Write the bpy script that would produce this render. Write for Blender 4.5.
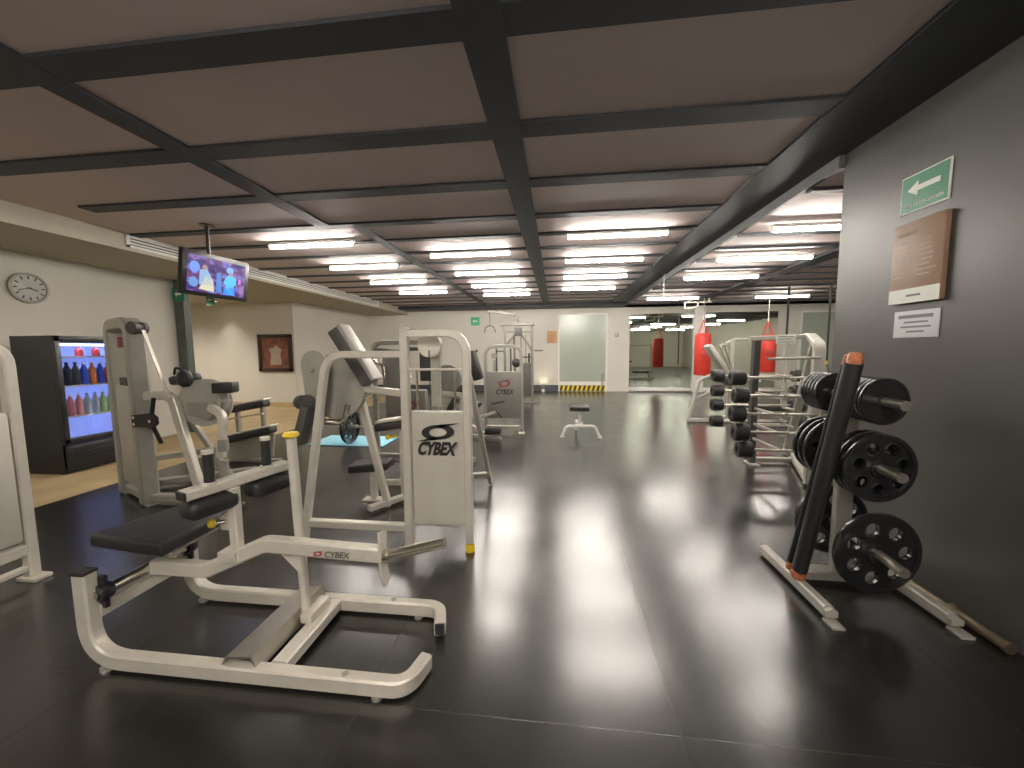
import bpy, bmesh, math, random
from mathutils import Vector, Matrix
random.seed(7)
for o in list(bpy.data.objects): bpy.data.objects.remove(o)
S = bpy.context.scene
COL = S.collection
V = Vector

# ------------------------------------------------------------------ camera
FPX, YAW, PITCH, ROLL, CAMH = 381.0, 0.1175, -0.0902, -0.0086, 1.4
def cam_axes():
    cy, sy, cp, sp = math.cos(YAW), math.sin(YAW), math.cos(PITCH), math.sin(PITCH)
    f = V((-sy*cp, cy*cp, sp)); r = V((cy, sy, 0)); u = r.cross(f)
    cr, sr = math.cos(ROLL), math.sin(ROLL)
    return cr*r+sr*u, cr*u-sr*r, f
CR, CU, CF = cam_axes()
cam = bpy.data.cameras.new('camera'); co = bpy.data.objects.new('camera', cam); COL.objects.link(co)
cam.sensor_fit = 'HORIZONTAL'; cam.sensor_width = 36.0; cam.lens = FPX/1024*36; cam.clip_start = 0.02
co.matrix_world = Matrix(((CR.x, CU.x, -CF.x, 0), (CR.y, CU.y, -CF.y, 0), (CR.z, CU.z, -CF.z, CAMH), (0, 0, 0, 1)))
S.camera = co
# ------------------------------------------------------------------ world, exposure
w = bpy.data.worlds.new('world'); S.world = w; w.use_nodes = True
w.node_tree.nodes['Background'].inputs[0].default_value = (0.9, 0.9, 1, 1)
w.node_tree.nodes['Background'].inputs[1].default_value = 0.0
S.view_settings.view_transform = 'Standard'; S.view_settings.look = 'None'
S.view_settings.exposure = 1.4; S.view_settings.gamma = 1.0; S.view_settings.use_curve_mapping = False
TUBE_STRENGTH = 40.0
LIGHT_COL = (1.0, 0.94, 0.86)

# ------------------------------------------------------------------ materials
def mat(name, col, rough=0.5, metal=0.0, var=0.08, scale=6.0, bump=0.0, spec=0.5, emit=None, es=0.0, coat=0.0, rvar=0.0):
    m = bpy.data.materials.new(name); m.use_nodes = True
    nt = m.node_tree; b = nt.nodes['Principled BSDF']
    b.inputs['Roughness'].default_value = rough; b.inputs['Metallic'].default_value = metal
    b.inputs['Specular IOR Level'].default_value = spec
    b.inputs['Coat Weight'].default_value = coat
    tc = nt.nodes.new('ShaderNodeTexCoord'); nz = nt.nodes.new('ShaderNodeTexNoise')
    nz.inputs['Scale'].default_value = scale; nz.inputs['Detail'].default_value = 4
    nt.links.new(tc.outputs['Object'], nz.inputs['Vector'])
    r = nt.nodes.new('ShaderNodeValToRGB')
    r.color_ramp.elements[0].position = 0.3; r.color_ramp.elements[1].position = 0.7
    r.color_ramp.elements[0].color = tuple(c*(1-var) for c in col)+(1,)
    r.color_ramp.elements[1].color = tuple(min(1, c*(1+var)) for c in col)+(1,)
    nt.links.new(nz.outputs['Fac'], r.inputs['Fac']); nt.links.new(r.outputs['Color'], b.inputs['Base Color'])
    if rvar:
        mr = nt.nodes.new('ShaderNodeMapRange'); mr.inputs['To Min'].default_value = rough-rvar; mr.inputs['To Max'].default_value = rough+rvar
        mr.inputs['From Min'].default_value = .3; mr.inputs['From Max'].default_value = .7
        nt.links.new(nz.outputs['Fac'], mr.inputs['Value']); nt.links.new(mr.outputs['Result'], b.inputs['Roughness'])
    if bump:
        n2 = nt.nodes.new('ShaderNodeTexNoise'); n2.inputs['Scale'].default_value = scale*12; n2.inputs['Detail'].default_value = 3
        nt.links.new(tc.outputs['Object'], n2.inputs['Vector'])
        bp = nt.nodes.new('ShaderNodeBump'); bp.inputs['Strength'].default_value = bump; bp.inputs['Distance'].default_value = 0.01
        nt.links.new(n2.outputs['Fac'], bp.inputs['Height']); nt.links.new(bp.outputs['Normal'], b.inputs['Normal'])
    if emit:
        b.inputs['Emission Color'].default_value = emit+(1,); b.inputs['Emission Strength'].default_value = es
    return m

def floor_mat():
    m = mat('black_rubber_floor', (0.011, 0.010, 0.0085), 0.30, 0, 0.0, 0.9, spec=1.0)
    nt = m.node_tree; b = nt.nodes['Principled BSDF']; N = nt.nodes.new; L = nt.links.new
    tc = N('ShaderNodeTexCoord')
    n1 = N('ShaderNodeTexNoise'); n1.inputs['Scale'].default_value = 1.6; n1.inputs['Detail'].default_value = 2
    L(tc.outputs['Object'], n1.inputs['Vector'])
    mr = N('ShaderNodeMapRange'); mr.inputs['From Min'].default_value = .25; mr.inputs['From Max'].default_value = .75
    mr.inputs['To Min'].default_value = .19; mr.inputs['To Max'].default_value = .265; mr.clamp = True
    b.inputs['Coat Weight'].default_value = .35; b.inputs['Coat Roughness'].default_value = .45
    L(n1.outputs['Fac'], mr.inputs['Value']); L(mr.outputs['Result'], b.inputs['Roughness'])
    n2 = N('ShaderNodeTexNoise'); n2.inputs['Scale'].default_value = 2.2; n2.inputs['Detail'].default_value = 0
    L(tc.outputs['Object'], n2.inputs['Vector'])
    br = N('ShaderNodeTexBrick'); br.offset = 0.0; br.inputs['Scale'].default_value = 1.0
    br.inputs['Mortar Size'].default_value = 0.0025; br.inputs['Brick Width'].default_value = 1.22; br.inputs['Row Height'].default_value = 4.9
    br.inputs['Color1'].default_value = (1, 1, 1, 1); br.inputs['Color2'].default_value = (1, 1, 1, 1); br.inputs['Mortar'].default_value = (0, 0, 0, 1)
    mp = N('ShaderNodeMapping'); mp.inputs['Location'].default_value = (-0.45, -1.32, 0)
    L(tc.outputs['Object'], mp.inputs['Vector']); L(mp.outputs['Vector'], br.inputs['Vector'])
    ad = N('ShaderNodeMath'); ad.operation = 'MULTIPLY_ADD'; ad.inputs[1].default_value = 1.4
    ml = N('ShaderNodeMath'); ml.operation = 'MULTIPLY'; ml.inputs[1].default_value = 1.2
    L(br.outputs['Color'], ml.inputs[0]); L(n2.outputs['Fac'], ad.inputs[0]); L(ml.outputs[0], ad.inputs[2])
    mx = N('ShaderNodeMix'); mx.data_type = 'RGBA'; mx.inputs['A'].default_value = (.024, .022, .019, 1); mx.inputs['B'].default_value = (.011, .010, .0085, 1)
    L(br.outputs['Color'], mx.inputs['Factor']); L(mx.outputs['Result'], b.inputs['Base Color'])
    n3 = N('ShaderNodeTexNoise'); n3.inputs['Scale'].default_value = 11; n3.inputs['Detail'].default_value = 2; n3.inputs['Distortion'].default_value = .6
    L(tc.outputs['Object'], n3.inputs['Vector'])
    a3 = N('ShaderNodeMath'); a3.operation = 'MULTIPLY_ADD'; a3.inputs[1].default_value = .55; L(n3.outputs['Fac'], a3.inputs[0]); L(ml.outputs[0], a3.inputs[2]); L(a3.outputs[0], ad.inputs[2])
    bp = N('ShaderNodeBump'); bp.inputs['Strength'].default_value = 0.22; bp.inputs['Distance'].default_value = 0.008
    L(ad.outputs[0], bp.inputs['Height']); L(bp.outputs['Normal'], b.inputs['Normal'])
    return m

M = {}
M['floor'] = floor_mat()
M['carpet'] = mat('tan_carpet', (0.40, 0.30, 0.16), 0.9, var=0.12, scale=3, bump=0.3)
M['wall'] = mat('cream_wall_paint', (0.60, 0.57, 0.50), 0.65, var=0.03, scale=1.5)
M['dark_wall'] = mat('charcoal_wall_paint', (0.075, 0.070, 0.064), 0.42, var=0.10, scale=1.2, spec=0.5, rvar=.05)
M['ceiling'] = mat('grey_brown_ceiling_panel', (0.62, 0.52, 0.50), 0.7, var=0.06, scale=0.8)
M['beam'] = mat('dark_slate_beam', (0.035, 0.038, 0.045), 0.55, var=0.12, scale=2)
M['dropface'] = mat('grey_drop_face', (0.13, 0.13, 0.13), 0.6)
M['skirt'] = mat('wood_baseboard', (0.48, 0.37, 0.20), 0.5, var=0.1, scale=8)
M['dark_skirt'] = mat('dark_baseboard', (0.05, 0.055, 0.06), 0.4)
M['greenpost'] = mat('grey_green_post', (0.10, 0.12, 0.10), 0.4)
M['white'] = mat('white_paint', (0.75, 0.73, 0.68), 0.5, var=0.03)
M['silver'] = mat('silver_grey_powder_coat', (0.66, 0.62, 0.54), 0.38, 0.25, var=0.05, scale=14, spec=0.5)
M['silver_dk'] = mat('grey_powder_coat', (0.34, 0.325, 0.28), 0.42, 0.2, var=0.05, scale=10)
M['shroud'] = mat('light_grey_shroud', (0.56, 0.53, 0.46), 0.5, 0.1, var=0.04, scale=3)
M['shroud_dk'] = mat('mid_grey_shroud', (0.42, 0.40, 0.35), 0.5, 0.1, var=0.05, scale=3)
M['cam'] = mat('grey_cam_plate', (0.38, 0.365, 0.32), 0.45, 0.15, var=0.05, scale=8)
M['shroud_mid'] = mat('dull_grey_shroud', (0.25, 0.24, 0.215), 0.5, 0.1, var=0.05, scale=3)
M['graphite'] = mat('graphite_frame', (0.17, 0.165, 0.145), 0.45, 0.2, var=0.06, scale=10)
M['chrome'] = mat('worn_chrome', (0.62, 0.58, 0.50), 0.22, 1.0, var=0.12, scale=12)
M['steel'] = mat('brushed_steel', (0.55, 0.52, 0.46), 0.32, 0.9, var=0.08, scale=10)
M['bronze'] = mat('dull_bronze_steel', (0.27, 0.22, 0.15), 0.4, 0.85, var=0.2, scale=14)
M['vinyl'] = mat('black_vinyl', (0.022, 0.021, 0.021), 0.42, var=0.2, scale=10, bump=0.08)
M['vinyl_gr'] = mat('charcoal_vinyl', (0.07, 0.065, 0.06), 0.5, var=0.1, scale=10)
M['rubber'] = mat('black_rubber', (0.02, 0.02, 0.02), 0.5, var=0.2, scale=20, bump=0.1)
M['iron'] = mat('black_enamel_iron', (0.016, 0.016, 0.017), 0.24, 0.0, var=0.2, scale=20, spec=0.7)
M['yellow'] = mat('yellow_plastic', (0.75, 0.55, 0.03), 0.4, var=0.08, scale=10)
M['orange'] = mat('orange_tape', (0.50, 0.16, 0.07), 0.5, var=0.3, scale=60)
M['red'] = mat('red_leather', (0.62, 0.045, 0.03), 0.4, var=0.1, scale=5)
M['ink'] = mat('black_print', (0.02, 0.02, 0.02), 0.5)
M['redink'] = mat('red_print', (0.45, 0.04, 0.05), 0.5)
M['maroon'] = mat('dull_red_print', (0.28, 0.07, 0.09), 0.5)
M['green'] = mat('green_sign', (0.02, 0.22, 0.11), 0.45, var=0.08)
M['signwhite'] = mat('sign_white', (0.78, 0.80, 0.72), 0.5, var=0.03)
M['brownboard'] = mat('brown_board', (0.30, 0.185, 0.115), 0.5, var=0.06)
M['paper'] = mat('white_paper', (0.66, 0.66, 0.68), 0.6, var=0.03)
M['greyprint'] = mat('grey_print', (0.22, 0.20, 0.22), 0.6)
M['tanprint'] = mat('pale_tan_print', (0.55, 0.42, 0.32), 0.6)
M['blue_mat'] = mat('light_blue_foam', (0.25, 0.55, 0.68), 0.7, var=0.06, scale=9)
M['tape_orange'] = mat('orange_notice_paper', (0.55, 0.30, 0.13), 0.6)
M['frost'] = mat('frosted_green_glass', (0.36, 0.40, 0.33), 0.22, var=0.03, scale=1, spec=0.6)
M['black'] = mat('black_plastic', (0.015, 0.015, 0.017), 0.35, var=0.15)
M['tube'] = mat('lit_tube', (1, 1, 1), 0.4, emit=LIGHT_COL, es=TUBE_STRENGTH)
M['fridge_in'] = mat('fridge_lit_lining', (0.50, 0.56, 0.80), 0.4, emit=(0.30, 0.40, 1.0), es=0.17)  # lining glows by itself; the lamp's blue light is put into its material
M['fridge_tube'] = mat('fridge_strip_lamp', (1, 1, 1), 0.4, emit=(0.5, 0.6, 1.0), es=4.5)
M['mirror'] = mat('greenish_mirror', (0.66, 0.72, 0.62), 0.015, 1.0, var=0.0)
M['clockface'] = mat('clock_face', (0.42, 0.41, 0.38), 0.5)
M['brownframe'] = mat('dark_brown_frame', (0.035, 0.02, 0.015), 0.35)
M['rust'] = mat('rust_brown_canvas', (0.17, 0.06, 0.035), 0.6, var=0.5, scale=5)
def glass(name, col, rough=0.02):
    m = bpy.data.materials.new(name); m.use_nodes = True; b = m.node_tree.nodes['Principled BSDF']
    b.inputs['Base Color'].default_value = col+(1,); b.inputs['Transmission Weight'].default_value = 1; b.inputs['Roughness'].default_value = rough
    b.inputs['IOR'].default_value = 1.05
    return m
M['glass'] = glass('fridge_door_glass', (0.97, 0.98, 1.0))

# ------------------------------------------------------------------ mesh helpers
def box(bm, c, s, rot=None, bev=0.0, seg=2):
    t = bmesh.new(); bmesh.ops.create_cube(t, size=1)
    bmesh.ops.scale(t, vec=V(s), verts=t.verts)
    if bev: bmesh.ops.bevel(t, geom=t.edges[:], offset=min(bev, min(s)*0.49), segments=seg, profile=0.5, affect='EDGES')
    mt = Matrix.Translation(V(c))
    if rot is not None: mt = mt @ (rot if isinstance(rot, Matrix) else Matrix.Rotation(rot, 4, 'Z'))
    bmesh.ops.transform(t, matrix=mt, verts=t.verts)
    merge(bm, t)
def merge(bm, t):
    me = bpy.data.meshes.new('tmp'); t.to_mesh(me); t.free(); bm.from_mesh(me); bpy.data.meshes.remove(me)
def span(bm, a, b, bev=0.0):
    a, b = V(a), V(b); box(bm, (a+b)/2, [abs(x) for x in (b-a)], bev=bev)
def frame_mat(d, up=V((0, 0, 1))):
    d = d.normalized()
    if abs(d.dot(up)) > 0.98: up = V((0, 1, 0)) if abs(d.y) < 0.9 else V((1, 0, 0))
    x = d.cross(up).normalized(); y = x.cross(d)
    return x, y, d
def obox(bm, p0, p1, w, t, up=V((0, 0, 1)), bev=0.0, seg=2):
    """box running from p0 to p1, w across, t along 'up'"""
    p0, p1 = V(p0), V(p1); x, y, d = frame_mat(p1-p0, V(up))
    m = Matrix((x, d, y)).transposed().to_4x4()
    box(bm, (p0+p1)/2, (w, (p1-p0).length, t), rot=m, bev=bev, seg=seg)
def fillet(pts, r, n=6):
    pts = [V(p) for p in pts]; out = [pts[0]]
    for i in range(1, len(pts)-1):
        a, b, c = pts[i-1], pts[i], pts[i+1]
        u, v_ = (a-b), (c-b); lu, lv = u.length, v_.length
        if lu < 1e-6 or lv < 1e-6: continue
        u.normalize(); v_.normalize()
        ang = u.angle(v_)
        if ang > 3.1: continue
        rr = r[i-1] if isinstance(r, (list, tuple)) else r
        tl = min(rr/math.tan(ang/2), lu*0.48, lv*0.48)
        p, q = b+u*tl, b+v_*tl
        for k in range(n+1):
            s = k/n; out.append((1-s)**2*p + 2*s*(1-s)*b + s*s*q)
    out.append(pts[-1]); return out
def tube(bm, pts, w, h=None, r=0.08, n=6, seg=10, up=None, caps=True, rnd=0.0):
    """h None: round tube of diameter w; else a rectangular tube w across, h along 'up'"""
    P = fillet(pts, r, n) if len(pts) > 2 else [V(p) for p in pts]
    dirs = []
    for i in range(len(P)):
        d = V((0, 0, 0))
        if i > 0: d += (P[i]-P[i-1]).normalized()
        if i < len(P)-1: d += (P[i+1]-P[i]).normalized()
        dirs.append(d.normalized())
    U = V(up) if up is not None else (V((0, 0, 1)) if abs(dirs[0].z) < 0.9 else V((0, 1, 0)))
    rings = []; y = None
    for i, p in enumerate(P):
        d = dirs[i]
        ref = U if (y is None or up is not None and abs(d.dot(U)) < 0.95) else y
        if h is None and y is not None: ref = y
        x = d.cross(ref)
        if x.length < 1e-4: x = d.cross(V((0.3, 0.9, 0.1)))
        x.normalize(); y = x.cross(d).normalized()
        k = 1.0
        if 0 < i < len(P)-1:
            c = (P[i]-P[i-1]).normalized().dot((P[i+1]-P[i]).normalized()); k = 1/max(0.6, math.sqrt((1+c)/2))
        if h is None: prof = [(math.cos(2*math.pi*j/seg)*w/2, math.sin(2*math.pi*j/seg)*w/2) for j in range(seg)]
        else:
            a, b_ = w/2, h/2; q = min(a, b_)*0.28
            prof = [(a-q, -b_), (a, -b_+q), (a, b_-q), (a-q, b_), (-a+q, b_), (-a, b_-q), (-a, -b_+q), (-a+q, -b_)]
        rings.append([bm.verts.new(p + x*u_*1.0 + y*v_) for u_, v_ in prof])
    m_ = len(rings[0])
    for i in range(len(rings)-1):
        for j in range(m_):
            bm.faces.new((rings[i][j], rings[i][(j+1) % m_], rings[i+1][(j+1) % m_], rings[i+1][j]))
    if caps: bm.faces.new(rings[0][::-1]); bm.faces.new(rings[-1])
def cyl(bm, p0, p1, r0, r1=None, seg=18):
    p0, p1 = V(p0), V(p1); r1 = r0 if r1 is None else r1
    x, y, d = frame_mat(p1-p0)
    A = [bm.verts.new(p0+(x*math.cos(a)+y*math.sin(a))*r0) for a in [2*math.pi*k/seg for k in range(seg)]]
    B = [bm.verts.new(p1+(x*math.cos(a)+y*math.sin(a))*r1) for a in [2*math.pi*k/seg for k in range(seg)]]
    for k in range(seg): bm.faces.new((A[k], A[(k+1) % seg], B[(k+1) % seg], B[k]))
    bm.faces.new(A[::-1]); bm.faces.new(B)
def lathe(bm, o, axis, prof, seg=24):
    """prof: list of (radius, distance along axis)"""
    o = V(o); x, y, d = frame_mat(V(axis)); rings = []
    for r, t in prof:
        if r < 1e-5: rings.append([bm.verts.new(o+d*t)])
        else: rings.append([bm.verts.new(o+d*t+(x*math.cos(2*math.pi*k/seg)+y*math.sin(2*math.pi*k/seg))*r) for k in range(seg)])
    for a, b in zip(rings, rings[1:]):
        for k in range(seg):
            k2 = (k+1) % seg
            if len(a) == 1 and len(b) == 1: continue
            if len(a) == 1: bm.faces.new((a[0], b[k2], b[k]))
            elif len(b) == 1: bm.faces.new((a[k], a[k2], b[0]))
            else: bm.faces.new((a[k], a[k2], b[k2], b[k]))
def sphere(bm, c, r, s=(1, 1, 1)):
    t = bmesh.new(); bmesh.ops.create_uvsphere(t, u_segments=16, v_segments=10, radius=r)
    bmesh.ops.transform(t, matrix=Matrix.Translation(V(c)) @ Matrix.Diagonal(V(s).to_4d()), verts=t.verts); merge(bm, t)
def prism(bm, pts, o, ax, ay, t, holes=()):
    """2-D outline pts placed at o with axes ax, ay, thickness t along ax x ay (centred)"""
    o, ax, ay = V(o), V(ax).normalized(), V(ay).normalized(); nz = ax.cross(ay).normalized()
    tb = bmesh.new(); edges = []
    for loop in (pts, *holes):
        vs = [tb.verts.new(o+ax*a+ay*b-nz*t/2) for a, b in loop]
        for i in range(len(vs)): edges.append(tb.edges.new((vs[i], vs[(i+1) % len(vs)])))
    bmesh.ops.triangle_fill(tb, use_beauty=True, use_dissolve=False, edges=edges)
    g = bmesh.ops.extrude_face_region(tb, geom=tb.faces[:])
    bmesh.ops.translate(tb, vec=nz*t, verts=[v for v in g['geom'] if isinstance(v, bmesh.types.BMVert)])
    bmesh.ops.recalc_face_normals(tb, faces=tb.faces[:]); merge(bm, tb)
def circ(r, n=24, cx=0, cy=0, sx=1, sy=1): return [(cx+r*sx*math.cos(2*math.pi*k/n), cy+r*sy*math.sin(2*math.pi*k/n)) for k in range(n)]

def link(name, bm, m, parent=None, shift=None, smooth=True):
    bmesh.ops.recalc_face_normals(bm, faces=bm.faces[:])
    if shift is not None: bmesh.ops.translate(bm, vec=-V(shift), verts=bm.verts)
    me = bpy.data.meshes.new(name); bm.to_mesh(me); bm.free()
    if smooth:
        me.shade_smooth(); me.set_sharp_from_angle(angle=math.radians(38))
    me.materials.append(m)
    o = bpy.data.objects.new(name, me); COL.objects.link(o)
    if parent: o.parent = parent
    return o
def NB(): return bmesh.new()
class Thing:
    def __init__(s, name, label, cat, loc, group=None):
        s.loc = V(loc); s.o = bpy.data.objects.new(name, None); COL.objects.link(s.o)
        s.o.empty_display_size = 0.1; s.o.location = s.loc
        s.o['label'] = label; s.o['category'] = cat
        if group: s.o['group'] = group
    def part(s, name, bm, m, parent=None, label=None):
        o = link(name, bm, m, parent or s.o, s.loc)
        if label: o['label'] = label
        return o
def single(name, bm, m, label, cat, loc, group=None):
    o = link(name, bm, m, None, loc); o.location = V(loc)
    o['label'] = label; o['category'] = cat
    if group: o['group'] = group
    return o
def struct(name, bm, m):
    o = link(name, bm, m); o['kind'] = 'structure'; return o
def kids(o): return [c for c in bpy.data.objects if c.parent == o]
def copy_tree(o, parent=None):
    c = o.copy(); COL.objects.link(c); c.parent = parent
    for k in kids(o): copy_tree(k, c)
    return c
def textmesh(bm, s, o, ax, ay, width, height, slant=0.0, bold=0.0, t=0.002):
    """text laid out at o (its lower left corner) along ax / ay, fitted into width x height"""
    cu = bpy.data.curves.new('tmp_text', 'FONT'); cu.body = s; cu.size = 1; cu.offset = bold; cu.resolution_u = 3
    ob = bpy.data.objects.new('tmp_text', cu); COL.objects.link(ob)
    dg = bpy.context.evaluated_depsgraph_get(); me = bpy.data.meshes.new_from_object(ob.evaluated_get(dg))
    bpy.data.objects.remove(ob); bpy.data.curves.remove(cu)
    xs = [v.co.x for v in me.vertices]; ys = [v.co.y for v in me.vertices]
    x0, x1, y0, y1 = min(xs), max(xs), min(ys), max(ys)
    o, ax, ay = V(o), V(ax).normalized(), V(ay).normalized(); nz = ax.cross(ay)
    t_ = bmesh.new(); t_.from_mesh(me); bpy.data.meshes.remove(me)
    for v in t_.verts:
        a = (v.co.x-x0)/(x1-x0); b = (v.co.y-y0)/(y1-y0)
        v.co = o + ax*(a*(width-slant*height)+b*slant*height) + ay*b*height
    g = bmesh.ops.extrude_face_region(t_, geom=t_.faces[:])
    bmesh.ops.translate(t_, vec=nz*t, verts=[v for v in g['geom'] if isinstance(v, bmesh.types.BMVert)])
    merge(bm, t_)
def ribbon2d(bm, path, o, ax, ay, t=0.002):
    """path: (x, y, halfwidth); a flat curved stroke with varying width"""
    L, R_ = [], []
    for i, (x, y, hw) in enumerate(path):
        a = path[max(0, i-1)]; b = path[min(len(path)-1, i+1)]
        dx, dy = b[0]-a[0], b[1]-a[1]; l = math.hypot(dx, dy) or 1
        L.append((x-dy/l*hw, y+dx/l*hw)); R_.append((x+dy/l*hw, y-dx/l*hw))
    prism(bm, L+R_[::-1], o, ax, ay, t)
def swoosh(bm, o, ax, ay, w, h):
    """two interlocking crescents round an oval, each with a long thin tail; o = centre"""
    for sg in (1, -1):
        out = [(.78*math.cos(a), -.06+.80*math.sin(a)) for a in [math.radians(95+k*9) for k in range(19)]]
        inn = [(.08+.50*math.cos(a), -.02+.46*math.sin(a)) for a in [math.radians(250-k*8.5) for k in range(19)]]
        pts = [(1.08, .98), (.60, .90), (.25, .82)]+out+[(.12, -.58)]+inn+[(.35, .55), (.70, .78)]
        prism(bm, [(sg*x*w/2, sg*y*h/2) for x, y in pts], o, ax, ay, .002)
X, Y, Z = V((1, 0, 0)), V((0, 1, 0)), V((0, 0, 1))
MX = V((-1, 0, 0)); MY = V((0, -1, 0))

# ================================================================== THE ROOM
CZ, SZ, BZ, LZ = 2.822, 2.62, 2.80, 2.72      # panel ceiling, soffit underside, beam bottom, right hand lower ceiling
b = NB(); span(b, (-4.72, -5, -.1), (9.5, 12.8, 0)); struct('floor', b, M['floor'])
b = NB(); span(b, (-10, -5, -.1), (-4.72, 12.8, 0.004)); struct('floor_carpet', b, M['carpet'])
b = NB(); span(b, (-6.6, -5, 0), (-6.45, 4.67, SZ)); struct('wall_left', b, M['wall'])
b = NB(); span(b, (-6.65, 4.67, 0), (-6.50, 5.9, SZ)); struct('wall_left_rear', b, M['wall'])
b = NB(); span(b, (-10, 8.85, 0), (-6.5, 12.8, SZ)); struct('wall_recess', b, M['wall'])
b = NB(); span(b, (-10.1, -5, 0), (-10, 8.85, SZ)); struct('wall_recess_side', b, M['wall'])
b = NB(); span(b, (-6.5, 12.75, 0), (9.6, 12.9, CZ)); struct('wall_far', b, M['wall'])
b = NB(); span(b, (9.5, -5, 0), (9.6, 12.75, CZ)); struct('wall_right', b, M['wall'])
b = NB(); span(b, (2.1, -5, 0), (2.7, 3.2, CZ)); struct('wall_right_dark', b, M['dark_wall'])
b = NB(); span(b, (-10, -5.1, 0), (9.6, -5, CZ)); struct('wall_back', b, M['wall'])
b = NB(); span(b, (-10.1, -5, SZ), (-5.1, 12.75, CZ+.3)); struct('ceiling_soffit', b, mat('dull_cream_soffit_paint', (.42, .385, .30), .7, var=.03))  # one even tone, darker and yellower than the wall cream
b = NB(); span(b, (-5.1, -5, CZ), (9.6, 12.8, CZ+.1)); struct('ceiling', b, M['ceiling'])
b = NB(); span(b, (2.1, 3.2, LZ), (2.7, 12.75, CZ)); span(b, (2.7, -5, LZ), (9.5, 12.75, CZ)); struct('ceiling_lower', b, M['ceiling'])
b = NB(); span(b, (2.06, 3.2, LZ-.01), (2.1, 12.0, CZ)); struct('trim_drop', b, M['dropface'])
n = 1
near = [(-4.6, -1.6, .19), (-4.6, -.7, .19), (-4.7, .2, .19), (-4.7, 1.0, .19)]
ys = [(-4.1, .17), (-3.3, .17), (-2.5, .17), (-1.6, .17), (-.8, .17), (0.1, .17), (.95, .17), (1.75, .17), (2.58, .17), (3.38, .15), (4.2, .12), (4.85, .09), (5.5, .09), (6.17, .09), (6.86, .09), (7.52, .09), (8.2, .09), (8.9, .09), (9.55, .09), (10.2, .09), (10.9, .09), (11.6, .09)]
for y_, wd in ys:
    b = NB(); span(b, (-4.6 if y_ < 3.5 else -5.1, y_-wd/2, BZ+.002), (2.1 if y_ < 3.2 else 2.06, y_+wd/2, CZ))
    struct('trim_%d' % n, b, M['beam']); n += 1
for x_, y0, y1, wd in [(-2.62, -5, 4.26, .17), (-2.25, 4.14, 12.0, .13), (-.33, -5, 12.0, .20), (1.84, 3.2, 12.0, .44)]:
    b = NB(); span(b, (x_-wd/2, y0, BZ), (x_+wd/2, y1, CZ)); struct('trim_%d' % n, b, M['beam']); n += 1
b = NB(); span(b, (1.62, -5, BZ), (2.1, 3.2, CZ)); struct('trim_%d' % n, b, M['beam']); n += 1
b = NB(); span(b, (-5.1, 12.0, 2.72), (9.5, 12.75, CZ)); struct('trim_%d' % n, b, M['beam']); n += 1
for y_ in (3.6, 4.85, 5.5, 6.17, 6.86, 7.52, 8.2, 8.9, 9.55, 10.2, 10.9, 11.6):
    b = NB(); span(b, (2.1, y_-.04, LZ-.03), (9.5, y_+.04, LZ)); struct('trim_%d' % n, b, M['beam']); n += 1
b = NB(); span(b, (3.72, 3.2, LZ-.04), (4.0, 12.0, LZ)); struct('trim_%d' % n, b, M['beam']); n += 1
b = NB(); span(b, (-6.48, 5.88, 0), (-6.31, 6.0, SZ)); struct('trim_%d' % n, b, M['greenpost']); n += 1
# baseboards
b = NB(); span(b, (-10, 8.81, 0), (-6.46, 8.85, .12)); struct('baseboard_recess', b, M['skirt'])
b = NB(); span(b, (-6.5, 8.82, 0), (-6.46, 12.75, .12)); struct('baseboard_left', b, M['skirt'])
b = NB(); span(b, (-6.45, 12.70, 0), (.05, 12.75, .21)); struct('baseboard_far', b, M['dark_skirt'])
# column between the mirrors
b = NB(); span(b, (4.28, 12.64, 0), (4.60, 12.75, 2.72)); struct('trim_%d' % n, b, M['white']); n += 1
# far doors
def far_door(name, x0, x1, zt, hazard):
    b = NB(); t = .05
    span(b, (x0-t, 12.71, 0), (x0, 12.75, zt+t)); span(b, (x1, 12.71, 0), (x1+t, 12.75, zt+t)); span(b, (x0, 12.71, zt), (x1, 12.75, zt+t))
    d = struct(name, b, M['white'])
    b = NB(); span(b, (x0, 12.72, .0), (x1, 12.745, zt)); link('door_glass', b, M['frost'], d)
    if hazard:
        b = NB(); span(b, (x0, 12.715, .21), (x1, 12.73, .33)); link('white_band', b, M['white'], d)
        b = NB(); span(b, (x0, 12.70, .02), (x1, 12.73, .20)); link('hazard_tape', b, M['yellow'], d)
        b = NB(); k = 0; wx = x0
        while wx < x1-.12:
            prism(b, [(wx, .02), (wx+.07, .02), (wx-.0+.12, .20), (wx+.05, .20)], (0, 12.695, 0), X, Z, .01); wx += .15
        link('hazard_stripe', b, M['ink'], d)
        b = NB(); tube(b, [(x1-.10, 12.72, .22), (x1-.10, 12.64, .22), (x1-.10, 12.64, .56), (x1-.10, 12.72, .56)], .05, r=.03); link('door_handle', b, M['silver_dk'], d)
far_door('door_1', .09, 1.58, 2.50, True)
far_door('door_2', 7.45, 8.75, 2.45, False)
for x0, x1, lab in ((2.33, 4.28, 'tall wall mirror left of the white column, beside the light switch'), (4.60, 6.75, 'tall wall mirror right of the white column')):
    t = Thing('wall_mirror', lab, 'mirror', ((x0+x1)/2, 12.72, .13), 'mirrors on the far wall')
    b = NB(); span(b, (x0, 12.72, .13), (x1, 12.745, 2.5)); t.part('mirror_glass', b, M['mirror'])
    b = NB(); span(b, (x0, 12.66, .02), (x1, 12.75, .13), bev=.01); t.part('sill', b, M['white'])
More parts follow.
